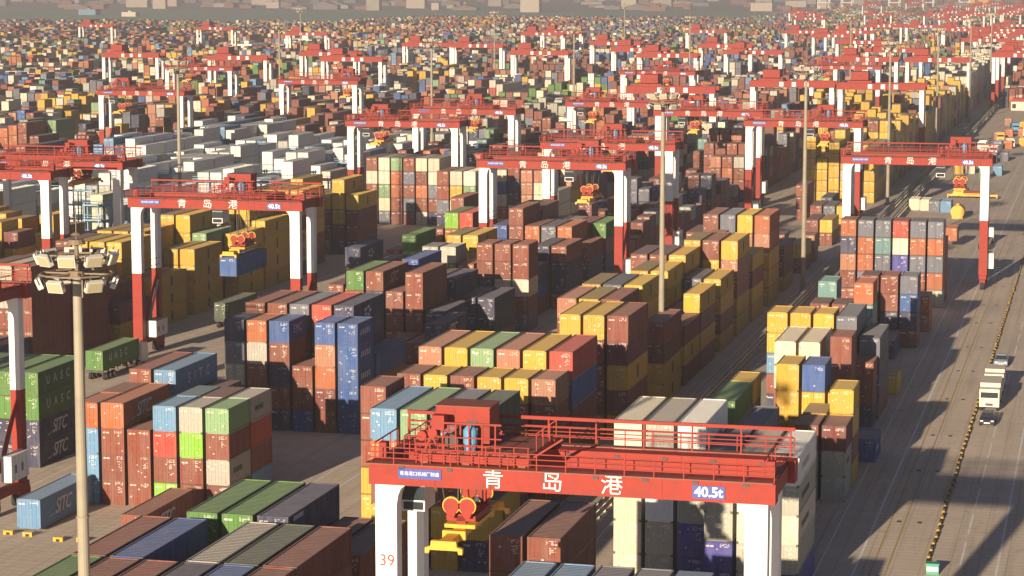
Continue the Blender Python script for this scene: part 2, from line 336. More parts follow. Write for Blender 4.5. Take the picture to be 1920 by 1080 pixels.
# left-middle block
D0 = -127.5
bay('D', 232.0, D0, 12.1, 2.62, {2:'GGRR', 3:'GGNR', 4:'GGNN', 5:'GGNN'}, {5:{0:'UASC',1:'UASC',2:'SITC',3:'SITC'}})
bay('D', 346.0, D0, 12.1, 2.9, {4:'RN',5:'NKRR'}, {5:{0:'HAPAG'}}); bay('D', 359.5, D0, 12.1, 2.6, {4:'DNR',5:'DGR'})
bay('D', 376.5, D0, 12.1, 2.6, {5:'GlRR', 4:'rGR'}); bay('D', 390.0, D0, 12.1, 2.6, {5:'DK', 4:'KNR',2:'NR'})
bay('D', 403.0, D0, 12.1, 2.9, {4:'RRR', 5:'lORN'}); stack('D', 403, 6, -110.9, 403.2, 12.1, 'rYRR', 2.9)
bay('D', 417.0, D0, 12.1, 2.6, {5:'PRRR', 4:'RYRRR'})
bay('D', 457.0, -130.4, 12.1, 2.9, {0:'RRSNR',1:'WYWRR',2:'WgOSR'})
# block behind the green containers
E0 = -155.4
bay('E', 262.0, E0, 12.1, 2.6, {4:'RRR',5:'NRN'}); bay('E', 289.0, E0, 12.1, 2.9, {2:'RRRR',3:'RwRRR',4:'wwRRR',5:'RRRRR'}); bay('E', 302.0, E0, 12.1, 2.85, {3:'RPRRR',4:'RRRRR',5:'RRR'})
bay('E', 276.0, E0, 12.1, 2.6, {3:'NR',4:'NK',5:'NR'})
bay('E', 318.0, E0, 12.1, 2.6, {3:'YYYN',4:'RYN',5:'KY'}); bay('E', 332.0, E0, 12.1, 2.6, {0:'RRYYY',1:'YYYRR',2:'YYYNY',3:'YYYNY',4:'YYY',5:'YYY'})
bay('E', 347.5, E0, 12.1, 2.6, {0:'YWRRR',1:'YYYYR',2:'YYYYR',4:'YYYY',5:'YYYY'}); bay('E', 359.8, E0, 12.1, 2.9, {2:'YYRYY',3:'YYRYY',4:'gYYR'})
bay('E', 367.0, E0, 12.1, 2.7, {5:'YYYY'}); bay('E', 380.0, E0, 12.1, 2.93, {3:'YYYYR',4:'YYYYR',5:'YYYY'})
bay('E', 394.0, E0, 12.1, 2.7, {2:'RYYYR',3:'YYRYY',4:'YYYYR',5:'YRYYN'}); bay('E', 408.0, E0, 12.1, 2.9, {1:'RRYRR',2:'YRYYR',3:'YYYYR',4:'YYYRK'})
bay('E', 432.0, E0, 12.1, 2.9, {1:'YYYRR',3:'YRRR',5:'YKRN',2:'YYYR',4:'YYYKN'})
bay('E', 489.0, E0, 12.1, 2.9, {0:'RWRRK',1:'WWgWS',2:'gOORK',3:'RSRSK',4:'WRORW',5:'WWSRN'})
# roadside block
bay('A', 147.4, -42.0, 12.1, 2.9, {0:'R',1:'bBRR',2:'bBRR',3:'SRBR',4:'SBRR',5:'bRRR'})
bay('A', 160.5, -42.0, 12.1, 2.62, {0:'RRRRR',1:'RRRRR'})
bay('A', 198.0, -40.6, 12.1, 2.95, {0:'WWWWW',1:'wWHww',2:'HwwVV'}); bay('A', 195.4, -40.6, 12.1, 2.55, {3:'SwwVV',4:'wHWww',5:'HwWwV'}, {5:{0:'wide',1:'wide',2:'wide',4:'wide'}})
bay('A', 219.0, -41.5, 12.1, 2.62, {3:'SNNR',4:'SNR'}); 
bay('A', 236.3, -41.0, 6.05, 2.6, {4:'Rww',5:'Kww'}, {5:{1:'wide'}}); bay('A', 243.2, -41.0, 6.05, 2.6, {5:'YYRY',4:'YRY'})
stack('A', 236.3, 7, -25.9, 257.0, 6.05, 'B', 2.6, 0, {0:'wide'})
bay('A', 250.3, -42.0, 6.05, 2.92, {3:'YYYY',4:'BYRY',5:'YYY'})
bay('A', 233.5, -43.5, 12.1, 2.6, {2:'GSRY'}); bay('A', 246.0, -43.5, 6.05, 2.6, {2:'YSRY'})
bay('A', 269.5, -42.0, 12.1, 2.8, {2:'WWRY',3:'WWRN'}); stack('A', 269.5, 4, -30.1, 270.5, 6.05, 'RRRY', 2.95); stack('A', 269.5, 5, -28.2, 277.5, 6.05, 'RRN', 2.6)
bay('A', 283.3, -42.0, 6.05, 2.52, {1:'YYbRN',2:'YYRRR',3:'YYRYR'}); bay('A', 283.0, -42.0, 12.1, 2.48, {4:'SNRNR',5:'SNNR'})
bay('A', 303.0, -42.0, 6.05, 2.8, {2:'RRRY',3:'RRRY',4:'OTRRK'}); bay('A', 311.5, -42.0, 6.05, 2.6, {2:'TYYRR'})
stack('A', 300, 9, -27.3, 300.6, 6.05, 'Y', 2.6); stack('A', 300, 8, -32.0, 317.6, 6.05, 'RY', 2.6); stack('A', 329, 8, -30.2, 329.4, 12.1, 'N', 2.6, 0, {0:'wide'})
bay('A', 340.5, -42.0, 6.05, 2.6, {3:'RRRK',4:'RRNR',5:'SBNR'}); stack('A', 355, 6, -30.3, 356.5, 6.05, 'PN', 2.75); stack('A', 355, 7, -27.4, 356.5, 6.05, 'OO', 2.75)
bay('A', 384.6, -41.4, 6.05, 2.79, {0:'ONPRR',1:'SOOSR',2:'STSOR',3:'rWVOR',4:'SOSRR',5:'SOSOw'})
bay('A', 391.6, -41.4, 6.05, 2.6, {0:'ORRR',3:'RSRR',5:'RRRR',1:'SRR'})

# ---- random filling for the rest of the yard: blocks 28 m apart
def block_x(i):
    known = {0:-42.3, 1:-69.5, 2:-99.6, 3:-127.5, 4:-155.4, 5:-183.0, 6:-210.5, 7:-241.5, 8:-268.0}
    return known[i] if i in known else -268.0 - 27.6*(i-8)
def left_limit(y): return -.515*y - 25
def right_limit(y): return -.012*y - 2
START = {0:960, 1:560, 2:413, 3:470, 4:503, 5:300, 6:330, 7:420, 8:470, 9:500, 10:520}
far = []
RKP = [(-183.0, 404.0), (-183.0, 431.2), (-183.0, 458.4), (-183.0, 485.6), (-183.0, 512.8), (-210.5, 431.0), (-210.5, 471.4), (-210.5, 512.0), (-210.5, 552.0)]
def palette(i, y):
    if i == 1 and y < 540: return PALY
    if i == 1 and y < 930: return 'YYYYYYYYYRSwP'
    if i == 1 and y < 1500: return 'WWWWWwWW'
    if i in (4,) and y < 470: return 'YYYRYRWKG'
    if i in (5,6) and y < 392: return 'YYYYYRYRK'
    if i in (5,6) and 392 <= y < 590: return 'HHHHHHHHWwHbHHH'
    if i == 7 and 520 <= y < 640: return 'HHHHbHHNH'
    if i in (6,7,8) and y < 760: return 'RRRRRKKRNYYw'
    return None
HIDE = set()
for i in range(0, 62):
    y = START.get(i, 600.0) + rnd.random()*6; bx = block_x(i); pal = PAL; zone_end = 0
    ymax = 2200 if i > 25 else (2550 if i > 12 else 3600)
    base = 4; bbn = 0; bbh = 4
    while y < ymax:
        if y > zone_end:
            zone_end = y + rnd.choice((60, 90, 140, 180))
            pal = PAL if rnd.random() < .25 else PAL + ''.join(rnd.choice('RRRROPYNWWwSBG')*32 for _ in range(2))
            base = rnd.choice((3,4,4,5,5)); 
            if rnd.random() < .5: y += rnd.choice((10, 18, 26))
            L = 12.1 if rnd.random() < .6 else 6.05
        p = palette(i, y) or pal
        bbn -= 1
        if bbn < 0: bbh = rnd.choice((5,5,4,5,3,2,1,4,5,0)); bbn = rnd.choice((0,0,1,1,2)) if bbh > 0 else 0
        bb = bbh if y > 560 else base
        if i == 2 and y < 556: bb = rnd.choice((1,2,3,2,3)); p = 'RRNRSKwRN'
        if p[0] == 'H': bb = 5; L = 12.1
        if L > 7 and y > 600 and rnd.random() < .35: L = 6.05
        if i in (5, 6) and any(abs(bx - rx) < 4 and -L-.4 < y - ry < 1.7 for rx, ry in RKP): y += 1.9; continue
        if i == 2 and y < 582 and y + L > 556: y = 582
        for st in range(6):
            x = bx + 2.8*st
            if not (left_limit(y) < x < right_limit(y)): continue
            if -605 < x < -515 and 1420 < y < 1640: continue
            if -45 < x and 640 < y < 960: continue
            n = max(0, min(6 if i < 3 else 5, bb + (rnd.choice((-2,-1,0,0,0,0,1)) if y < 700 else rnd.choice((-1,0,0,0,0,0,0))) - (rnd.random() < .04)*2))
            if i == 1 and y < 900: n = rnd.choice((4,5,5,5,6))
            if i == 1 and 930 <= y < 1500: n = 6
            if p and p[0] == 'H': n = bb - (rnd.random() < .15)
            if rnd.random() < .04: n = 0
            if n == 0: continue
            h = rnd.choice((2.59, 2.59, 2.75, 2.9)); cc = ''.join(rnd.choice(p) for _ in range(n))
            if rnd.random() < .45: cc = cc[0]*n
            if y < 560 and i < 9: stack('ABCDEFGHI'[i], round(y, 1), st, x, y, L, cc, h)
            else:
                for k, c in enumerate(cc): far.append((x, y, (n-1-k)*h, L, h, c, k == 0))
        y += L + (.45 if L > 7 else .5)

# ------------------------------------------------------------ which containers show largest -> individuals
allb = []
for b in boxes: allb.append((b['x'], b['y'], b['z'], b['L'], b['h']))
def box_geo(lst):
    vs = []; fs = []
    for (x,y,z,L,h) in lst:
        o = len(vs); X, Y, Z = x+2.438, y+L, z+h
        vs += [(x,y,z),(X,y,z),(X,Y,z),(x,Y,z),(x,y,Z),(X,y,Z),(X,Y,Z),(x,Y,Z)]
        fs += [(o,o+1,o+5,o+4),(o+1,o+2,o+6,o+5),(o+2,o+3,o+7,o+6),(o+3,o,o+4,o+7),(o+4,o+5,o+6,o+7)]
    return vs, fs
vs, fs = box_geo(allb); bvh = BVHTree.FromPolygons(vs, fs)
cp = Vector(cam.location); cmi = (Matrix.LocRotScale(cam.location, cam.rotation_euler, None)).inverted()
def inframe(p):
    q = cmi @ p
    if q.z > -1: return False
    sx_ = -q.x/q.z*4436/960; sy_ = -q.y/q.z*4436/540
    return abs(sx_) < 1 and abs(sy_) < 1
def score(b):
    x, y, z, L, h = b['x'], b['y'], b['z'], b['L'], b['h']; tot = 0
    F_ = [((x+2.438*u, y, z+h*v), 2.438*h, (0,-1,0)) for u in (.15,.5,.85) for v in (.15,.5,.85)]
    F_ += [((x+2.438, y+L*u, z+h*v), L*h, (1,0,0)) for u in (.15,.5,.85) for v in (.15,.5,.85)]
    F_ += [((x+2.438*u, y+L*v, z+h), 2.438*L, (0,0,1)) for u in (.15,.5,.85) for v in (.15,.5,.85)]
    for p, a, nn in F_:
        p = Vector(p) + Vector(nn)*.03
        if not inframe(p): continue
        d = p - cp; dist = d.length; d /= dist
        hit = bvh.ray_cast(cp, d, dist - .02)
        if hit[0] is None: tot += a/9*abs(d.dot(Vector(nn)))/dist**2
    return tot
for b in boxes: b['s'] = score(b) if b['y'] < 470 else 0
order = sorted(boxes, key=lambda b: -b['s'])
single = [b for b in order[:296] if b['s'] > 0]; sid = {id(b) for b in single}

# ------------------------------------------------------------ container meshes
W_ = 2.438
def corr(mb, L, h, side):
    """trapezoid wall sheet along Y at x = side"""
    x = .045 if side < 0 else W_ - .045; dx = .036 if side > 0 else -.036
    n = int((L - .36)/.28); st = (L - .36)/n; ys = []; xs_ = []
    for i in range(n):
        a = .18 + i*st
        for f, o in ((0, 0), (.28, 0), (.5, -1), (.78, -1)): ys.append(a + f*st); xs_.append(x + (dx if o else 0) - (dx if side > 0 else 0) - (0 if side > 0 else 0))
    ys.append(L - .18); xs_.append(xs_[0])
    k = len(ys); vs = [(xs_[i], ys[i], .16) for i in range(k)] + [(xs_[i], ys[i], h-.1) for i in range(k)]
    mb.add(vs, [(i, i+1, k+i+1, k+i) for i in range(k-1)], 0)
def body_mesh(L, h):
    m = MB()
    m.box(.09, .07, .14, W_-.09, L-.05, h-.075)
    corr(m, L, h, 1); corr(m, L, h, -1)
    nr = int((L-.4)/.42); st = (L-.4)/nr
    for i in range(nr): m.box(.13, .2+i*st+.06, h-.08, W_-.13, .2+i*st+.25, h-.062)
    for x in (0, W_-.16):
        m.box(x, 0, .118, x+.16, .17, h-.118); m.box(x, L-.16, .118, x+.16, L, h-.118)
    for x in (.003, W_-.103):
        m.box(x, .178, 0.01, x+.1, L-.178, .15); m.box(x, .178, h-.1, x+.1, L-.178, h-.004)
    for y in (.003, L-.103):
        m.box(.162, y, .01, W_-.162, y+.1, .13); m.box(.162, y, h-.11, W_-.162, y+.1, h-.004)
    for x in (-.004, W_-.174):
        for y in (-.004, L-.174):
            for z in (0, h-.118): m.box(x, y, z, x+.178, y+.178, z+.118, 1)
    return m.mesh('container_body', [M['paint'], M['casting']])
def door_mesh(h, off=0.0):
    m = MB(); dw = W_/2 - .17
    m.box(0, .03, .135, dw, .06, h-.115)
    for x0, x1 in ((.0,.07),(dw-.07,dw),(dw/2-.03,dw/2+.03)): m.box(x0, .016, .14, x1, .029, h-.12)
    for z in (.14, h/3, 2*h/3, h-.2): m.box(.072, .018, z, dw-.072, .029, z+.07)
    me = m.mesh('door', [M['door']])
    uv = me.uv_layers.new(name="UVMap")
    for lp in me.loops:
        co = me.vertices[lp.vertex_index].co; uv.data[lp.index].uv = (co.x/W_ + .07 + off, co.z/h)
    return me
def rod_mesh(h):
    m = MB(); m.cyl((0,-.004,.10), (0,-.004,h-.09), .021, n=6)
    for z in (.2, h*.42, h*.62, h-.25): m.box(-.05, -.02, z, .05, .014, z+.06)
    m.box(-.02, -.03, h*.40, .3, -.005, h*.40+.04)
    return m.mesh('lock_rod', [M['paint']])
cache = {}
def cmeshes(L, h):
    k = (L, h)
    if k not in cache: cache[k] = (body_mesh(L, h), (door_mesh(h), door_mesh(h, .43)), rod_mesh(h))
    return cache[k]
def jit(c, s=.10):
    f = .90*(1 + rnd.uniform(-s, s)); return tuple(min(.85, v*f*(1+rnd.uniform(-.04, .04))) for v in c)
ORD = ['first','second','third','fourth','fifth','sixth','seventh','eighth','ninth','tenth','eleventh','twelfth','thirteenth','fourteenth','fifteenth','sixteenth','seventeenth','eighteenth','nineteenth','twentieth']
BN = dict(A='roadside block', B='block left of fence', C='middle block', D='block left of middle', E='yellow block behind cranes', F='far-left block')
def make_container(b, label, group):
    body, door, rod = cmeshes(b['L'], b['h']); colr = jit(COL[b['c']])
    o = link('shipping_container', body, None, (b['x'], b['y'], b['z'])); o.color = (*colr, 1)
    tag(o, label, 'container', group)
    near = b['y'] < 300
    for k in (0, 1):
        d = link('door', door[k], o, (.165 if k == 0 else W_/2+.005, 0, 0)); d.color = (*colr, 1)
        if near:
            for fx in (.3, .72):
                r_ = link('lock_rod', rod, d, (fx*(W_/2-.17), 0, 0)); r_.color = (*[min(.8, v*1.25+.03) for v in colr], 1)
    lg = b.get('logo'); L, h = b['L'], b['h']
    if b['c'] == 'Y' and L > 7 and not lg: s = MB(); s.prism([(L*.5-.35,h*.22),(L*.5+.35,h*.22),(L*.5+.35,h*.78),(L*.5-.35,h*.78)], 'x', W_-.002, W_+.012); s.obj('logo_panel', M['dark'], o)
    if lg:
        X = W_ + .006
        if lg == 'SITC':
            letter('SITC', 2.0, o, (X, L*.42, h*.5), '+x', M['ink2'], shear=.35, space=.88, bold=.03)
            s = MB(); s.prism([(L*.42-3.0,h*.5-.62),(L*.42-2.0,h*.5-.42),(L*.42-2.1,h*.5-.52),(L*.42-2.9,h*.5-.72)], 'x', X-.008, X+.008); s.obj('logo_stroke', M['ink2'], o)
        elif lg == 'S I T C': letter('SITC', 1.6, o, (X, L*.55, h*.5), '+x', M['ink2'], space=2.3, bold=.03)
        elif lg == 'UASC': letter('UASC', 1.35, o, (X, L*.42, h*.55), '+x', M['ink2'], space=2.3, bold=.035)
        elif lg == 'EMC': letter('EMC', 1.3, o, (X, L*.5, h*.55), '+x', M['ink2'], space=1.2, bold=.03)
        elif lg == 'HAPAG':
            for i in range(5):
                a_ = 2*math.pi*i/5; s = MB(); cy, cz = L*.46 + 1.0*math.cos(a_), h*.52 + .5*math.sin(a_); s.prism([(cy-.35,cz-.22),(cy+.5,cz-.1),(cy+.35,cz+.26),(cy-.45,cz+.12)], 'x', X-.008, X+.008); s.obj('logo_shape', M['ink2'], o)
        elif lg == 'mark':
            for i in range(5): s = MB(); yy = 1.1 + i*.75; s.prism([(yy,h*.42),(yy+.42,h*.42),(yy+.62,h*.68),(yy+.2,h*.68)], 'x', X-.008, X+.008); s.obj('logo_shape', M['ink2'], o)
        elif lg == 'tiny': s = MB(); s.prism([(1.2,h*.78),(3.4,h*.78),(3.4,h*.92),(1.2,h*.92)], 'x', X-.008, X+.008); s.obj('logo_shape', M['ink2'], o)
        elif lg == 'wide':
            for i in range(6): s = MB(); yy = L*.2 + i*L*.07; s.prism([(yy,h*.40),(yy+L*.03,h*.40),(yy+L*.038,h*.60),(yy+L*.008,h*.60)], 'x', X-.008, X+.008); s.obj('logo_shape', M['dark'] if b['c'] in 'Ww' else M['ink2'], o)
    return o
# label bookkeeping: rows of a block counted from the camera, stacks from the left
rows = {}
for b in single: rows.setdefault(b['blk'], set()).add(b['bay'])
rows = {k: {v: i for i, v in enumerate(sorted(s))} for k, s in rows.items()}
cols_ = {}
for b in single: cols_.setdefault((b['blk'], b['bay']), set()).add((b['x']))
seen = {}
for b in single:
    st = sorted(cols_[(b['blk'], b['bay'])]).index(b['x']); nst = len(cols_[(b['blk'], b['bay'])])
    tier = 'topmost' if b['tier'] == 0 and b['n'] > 1 else ('lone' if b['n'] == 1 else ORD[b['tier']] + ' down')
    size = 'short' if b['L'] < 7 else 'long'
    ri = rows[b['blk']][b['bay']]
    lab = f"{CNAME[b['c']]} {size} container, {tier} in {ORD[st]} stack, {ORD[ri] if ri < 20 else 'rearmost'} row of {BN.get(b['blk'],'far block')}"
    k = 0
    while lab in seen: k += 1; lab = lab.replace(' container', ' shipping container' if k == 1 else ' steel container', 1) if k < 3 else lab + ' again'
    seen[lab] = 1
    make_container(b, lab, 'stacked shipping containers')

# ---- all the others in one mass
def mass(name, items):
    n = len(items); V = []; F = []; UV = []; PC = []; SD = []
    V = np.zeros((n*8, 3), np.float32); q = []
    order_ = np.array([[0,0,0],[1,0,0],[1,1,0],[0,1,0],[0,0,1],[1,0,1],[1,1,1],[0,1,1]], np.float32)
    faces = [(0,1,5,4),(1,2,6,5),(3,0,4,7)]; uvq = [(0,0),(1,0),(1,1),(0,1)]
    fl = []; cl = []; sl = []
    for i, (x,y,z,L,h,c,top) in enumerate(items):
        V[i*8:i*8+8] = order_*np.array([W_, L-.06, h-.03], np.float32) + np.array([x,y,z+.015], np.float32)
        cc = jit(COL[c], .16); s_ = rnd.random() if y < 650 else -1.0
        fs_ = list(faces)
        if top: fs_.append((4,5,6,7))
        if y < 700: fs_.append((2,3,7,6))
        for f in fs_:
            fl.append([i*8+k for k in f]); cl.append((*cc, 1)); sl.append(s_)
    F = np.array(fl, np.int32); nf = len(F)
    me = bpy.data.meshes.new(name)
    me.vertices.add(n*8); me.vertices.foreach_set('co', V.ravel())
    me.loops.add(nf*4); me.loops.foreach_set('vertex_index', F.ravel())
    me.polygons.add(nf); me.polygons.foreach_set('loop_start', np.arange(nf, dtype=np.int32)*4)
    me.update(calc_edges=True)
    uv = me.uv_layers.new(name="UVMap"); uv.data.foreach_set('uv', np.tile(np.array(uvq, np.float32).ravel(), nf))
    a = me.attributes.new('paint', 'FLOAT_COLOR', 'FACE'); a.data.foreach_set('color', np.array(cl, np.float32).ravel())
    a = me.attributes.new('seed', 'FLOAT', 'FACE'); a.data.foreach_set('value', np.array(sl, np.float32))
    me.materials.append(M['mass']); me.shade_flat()
    o = bpy.data.objects.new(name, me); C.objects.link(o)
    return o
rest = [(b['x'], b['y'], b['z'], b['L'], b['h'], b['c'], b['tier'] == 0) for b in boxes if id(b) not in sid]
o = mass('shipping_containers', rest + far)
tag(o, 'thousands of mixed coloured containers stacked across the yard into the distance', 'containers'); o['kind'] = 'stuff'

# ------------------------------------------------------------ gantry cranes
S = 23.4; HB = 21.1; DY = 6.6      # span, underside of girders, spacing of the two girders
def gantry_proto():
    root = empty('gantry_crane')
    for x in (0, S):
        for y in (0, DY):
            m = MB(); w2 = .70 if y == 0 else .55; rz = 11.8
            m.box(x-w2, y-.55, rz, x+w2, y+.55, HB-.004, 0)
            m.box(x-w2, y-.55, 2.4, x+w2, y+.55, rz-.002, 1)
            sgn = 1 if x == 0 else -1
            m.prism([(x+sgn*w2, HB-.004), (x+sgn*(w2+.55), HB-.004), (x+sgn*(w2+.25), HB-.25), (x+sgn*(w2+.07), HB-.7), (x+sgn*w2, HB-1.3)], 'y', y-.5, y+.5, 0)
            if y: m.bar((x, y-.3, 10.9), (x, 2.2, 4.2), .35, .35, 1)
            m.obj('leg', [M['white'], M['red']], root)
    for y in (0, DY):
        m = MB(); m.box(-1.1, y-.62, HB, S+1.15 if y == 0 else S+1.5, y+.62, HB+1.42)
        for k in range(6): xx = 3.2 + k*3.6; m.box(xx-.03, y-.66, HB-.05, xx+.03, y-.62, HB+1.4)
        for k in range(8): m.box(.9+k*3.1, y-.70, HB+1.05, 1.25+k*3.1, y-.63, HB+1.25, 1)
        gd = m.obj('girder', [M['red'], M['dark']], root)
        if y == 0:
            for k, ch in enumerate('\u9752\u5c9b\u6e2f'): letter(ch, 1.42, gd, (7.0 + k*3.75, -.70, HB+.70), '-y', M['ink'])
            m = MB(); m.box(19.5, -.70, HB+.2, 21.5, -.665, HB+1.0); pl = m.obj('capacity_plate', M['plate'], gd)
            m = MB(); m.box(.85, -.70, HB+.48, 3.65, -.665, HB+1.12); p2 = m.obj('maker_plate', M['plate'], gd)
            PLT.append((root, pl, p2))
    for i, (pl, s_, x, z, sz) in enumerate(((0, '40.5t', 20.5, HB+.6, .85), (1, '\u9752\u5c9b\u6e2f\u53e3\u673a\u68b0\u5382\u5236\u9020', 2.25, HB+.80, .285))):
        letter(s_, sz, gd0(root), (x, -.712, z), '-y', M['ink'], bold=.02 if i == 0 else 0.0)
    # walkways and hand rails
    for y, hh in ((-1.0, 1.05), (DY+1.0, 1.05)):
        m = MB(); yy0, yy1 = (y-.35, y+.37) if y < 0 else (y-.37, y+.35)
        m.box(-1.1, yy0, HB+1.43, S+1.1, yy1, HB+1.5); m.obj('walkway', M['redtop'], root)
        m = MB(); e = yy0 if y < 0 else yy1
        for k in range(15): m.bar((-1.05+k*1.83, e, HB+1.5), (-1.05+k*1.83, e, HB+1.5+hh), .07)
        for z in (.38, .72, hh): m.bar((-1.1, e, HB+1.5+z), (S+1.1, e, HB+1.5+z), .06)
        m.obj('hand_rail', M['red'], root)
    m = MB(); y = DY + .75                       # tall cable rail over the rear girder
    for k in range(9): m.bar((-.8+k*3.15, y, HB+1.5), (-.8+k*3.15, y, HB+3.2), .11)
    m.bar((-.9, y, HB+3.2), (S+1.3, y, HB+3.2), .2, .22)
    for z in (2.1, 2.6): m.bar((-.9, y, HB+z), (S+1.3, y, HB+z), .06)
    m.obj('cable_rail', M['red'], root)
    for x in (-1.1, S+.25):
        m = MB(); m.box(x, .625, HB+.25, x+.85, DY-.625, HB+1.25); m.box(x+.1, .63, HB+1.26, x+.75, DY-.63, HB+1.34, 1)
        m.bar((x, .7, HB+2.4), (x, DY-.7, HB+2.4), .07)
        for k in range(4): m.bar((x, .7+k*1.7, HB+1.25), (x, .7+k*1.7, HB+2.4), .06)
        m.box(x+.1, 1.2, HB+1.34, x+.6, 1.9, HB+2.3, 0)
        m.obj('end_tie', [M['red'], M['redtop']], root)
    # sills, bogies, wheels
    for x in (0, S):
        m = MB(); m.box(x-.6, -.9, 1.7, x+.6, DY+.9, 2.39); m.box(x-.35, .8, 4.2, x+.35, DY-.8, 4.7); m.obj('sill_beam', M['red'], root)
        for y in (-.1, DY+.1):
            m = MB(); m.box(x-.45, y-1.3, 1.0, x+.45, y+1.3, 1.68); m.box(x-.5, y-.3, .7, x+.5, y+.3, 1.0); bo = m.obj('bogie', M['red'], root)
            for dy in (-.85, .85):
                m = MB(); m.cyl((x-.34, y+dy, .72), (x+.34, y+dy, .72), .72, n=18); m.cyl((x-.36, y+dy, .72), (x+.36, y+dy, .72), .33, n=12, mi=1)
                m.obj('wheel', [M['black'], M['red']], bo)
    m = MB(); m.box(.62, 1.2, 2.6, 2.0, 5.4, 4.9); m.box(.62, 1.1, 4.92, 2.1, 5.5, 5.0, 1)
    for k in range(2): m.box(1.98, 2.0+k*1.6, 3.3, 2.02, 2.4+k*1.6, 4.0, 1)
    for k in range(5): m.box(1.99, 1.25+k*.85, 2.65, 2.03, 1.3+k*.85, 4.85, 2)
    m.obj('engine_house', [M['white'], M['dark'], M['cream']], root)
    m = MB(); m.box(S+.62, 1.2, 3.4, S+1.7, 5.2, 6.0)
    for k in range(2): m.box(S+1.701, 2.0+k*1.5, 4.2, S+1.73, 2.4+k*1.5, 5.0, 1)
    for k in range(5): m.box(S+1.702, 1.25+k*.8, 3.45, S+1.735, 1.3+k*.8, 5.95, 2)
    m.obj('electric_cabinet', [M['white'], M['dark'], M['cream']], root)
    m = MB()
    for k in range(30): m.bar((-.25, .58+.02, 2.8+k*.6), (.25, .60, 2.8+k*.6), .04)
    for x in (-.25, .25): m.bar((x, .62, 2.4), (x, .62, HB), .05)
    for k in range(12): m.bar((-.55, .9, 5+k*1.3), (.55, .9, 5+k*1.3), .04); 
    m.obj('ladder', M['conc'], root)
    m = MB(); m.bar((.75, .2, 12.5), (.75, DY-.4, 12.5), .08); m.bar((.75, .2, 13.4), (.75, DY-.4, 13.4), .06); m.bar((.6, 1.2, 3), (.6, DY-1.0, 10.2), .22)
    for k in range(16): m.bar((.45, 1.3+k*.28, 3.3+k*.45), (.95, 1.3+k*.28, 3.3+k*.45), .05)
    m.obj('stair', M['conc'], root)
    # trolley (origin at its left edge; moved along x per crane)
    tr = empty('trolley', parent=root); z = HB + 1.5
    m = MB()
    for y in (0, DY):
        m.box(0, y-.3, z+.05, 7.4, y+.3, z+.5)
        for xx in (.5, 3.2, 6.8): m.cyl((xx, y-.2, z+.02), (xx, y+.2, z+.02), .26, n=10, mi=1)
    for xx in (.1, 2.4, 4.9, 7.0): m.box(xx, .3, z+.1, xx+.3, DY-.3, z+.5)
    m.box(.2, .3, z+.5, 7.2, DY-.2, z+.56, 1)
    m.obj('trolley_frame', [M['red'], M['redtop']], tr)
    m = MB()
    for k in range(9): m.bar((.1+k*.9, -.55, z), (.1+k*.9, -.55, z+1.25), .07)
    for zz in (.4, .8, 1.25): m.bar((.0, -.55, z+zz), (7.4, -.55, z+zz), .05)
    for k in range(6): m.bar((-.9, .2+k*1.2, z), (-.9, .2+k*1.2, z+1.5), .07)
    for zz in (.5, 1.0, 1.5): m.bar((-.9, .2, z+zz), (-.9, DY, z+zz), .05); m.bar((-.9, .2, z+zz), (.1, .2, z+zz), .05)
    for k in range(5): m.bar((1.6+k*.85, .25, z+.5), (1.6+k*.85, .25, z+2.4), .09)
    m.bar((1.2, .25, z+1.55), (5.4, .25, z+1.55), .08); m.bar((1.0, .25, z+2.45), (5.4, .25, z+2.45), .12); m.bar((1.2, .25, z+1.0), (5.4, .25, z+1.0), .07)
    for k in range(4): m.bar((7.6+k*.42, .4, z+.9+k*.34), (7.6+k*.42, .4, z+2.0+k*.34), .06); 
    m.bar((6.9, .4, z+.15), (9.3, .4, z+1.75), .32, .12); m.bar((7.6, .4, z+2.0), (9.1, .4, z+3.1), .06)
    m.obj('trolley_rail', M['red'], tr)
    m = MB(); m.box(.7, 1.9, z+2.0, 4.2, 4.3, z+3.2, 0); m.box(3.45, 1.9, z+.9, 4.2, 4.3, z+1.998, 0); m.box(.62, 1.82, z+3.202, 4.28, 4.38, z+3.26, 1)
    m.box(1.9, 1.87, z+2.05, 1.93, 1.896, z+3.15, 2); m.box(2.7, 1.86, z+1.9, 3.43, 2.5, z+2.35, 2)
    for xx in (.8, 2.2, 3.4): m.box(xx, 2.0, z+.56, xx+.12, 2.12, z+2.0, 0); m.box(xx, 4.1, z+.56, xx+.12, 4.22, z+2.0, 0)
    m.obj('machinery_house', [M['red'], M['redtop'], M['dark']], tr)
    m = MB(); m.cyl((3.2, .9, z+1.1), (3.2, .9, z+1.95), .44, n=14); m.cyl((3.2, .9, z+1.95), (3.2, .9, z+2.25), .44, .2, n=14); m.cyl((3.2, .9, z+.58), (3.2, .9, z+1.08), .36, n=14)
    m.obj('motor', M['blue'], tr)
    m = MB(); m.cyl((1.9, 1.2, z+1.1), (1.9, 5.2, z+1.1), .45, n=14); m.obj('hoist_drum', M['dark'], tr)
    m = MB()
    for (a,b_) in ((.2,.6),(.9,1.1)): m.cyl((a, .3, z+1.3+b_*.4), (a, .7, z+1.3+b_*.4), .32, n=12)
    m.bar((.3,.5,z+.5),(1.3,.5,z+2.6),.14); m.bar((1.3,.5,z+.5),(.6,.5,z+2.2),.12); m.box(.9,.2,z+2.0,1.7,.9,z+2.9)
    m.obj('sheave_tower', M['red'], tr)
    m = MB(); m.box(-1.6, 2.0, HB-2.2, -.1, 4.4, HB-.2, 0); m.box(-1.62, 1.97, HB-1.5, -.08, 2.0, HB-.6, 1); m.box(-1.2, 2.2, HB-.2, -.4, 4.2, HB+1.6, 2); m.box(-1.5, 1.94, HB-2.1, -.2, 1.97, HB-1.6, 1)
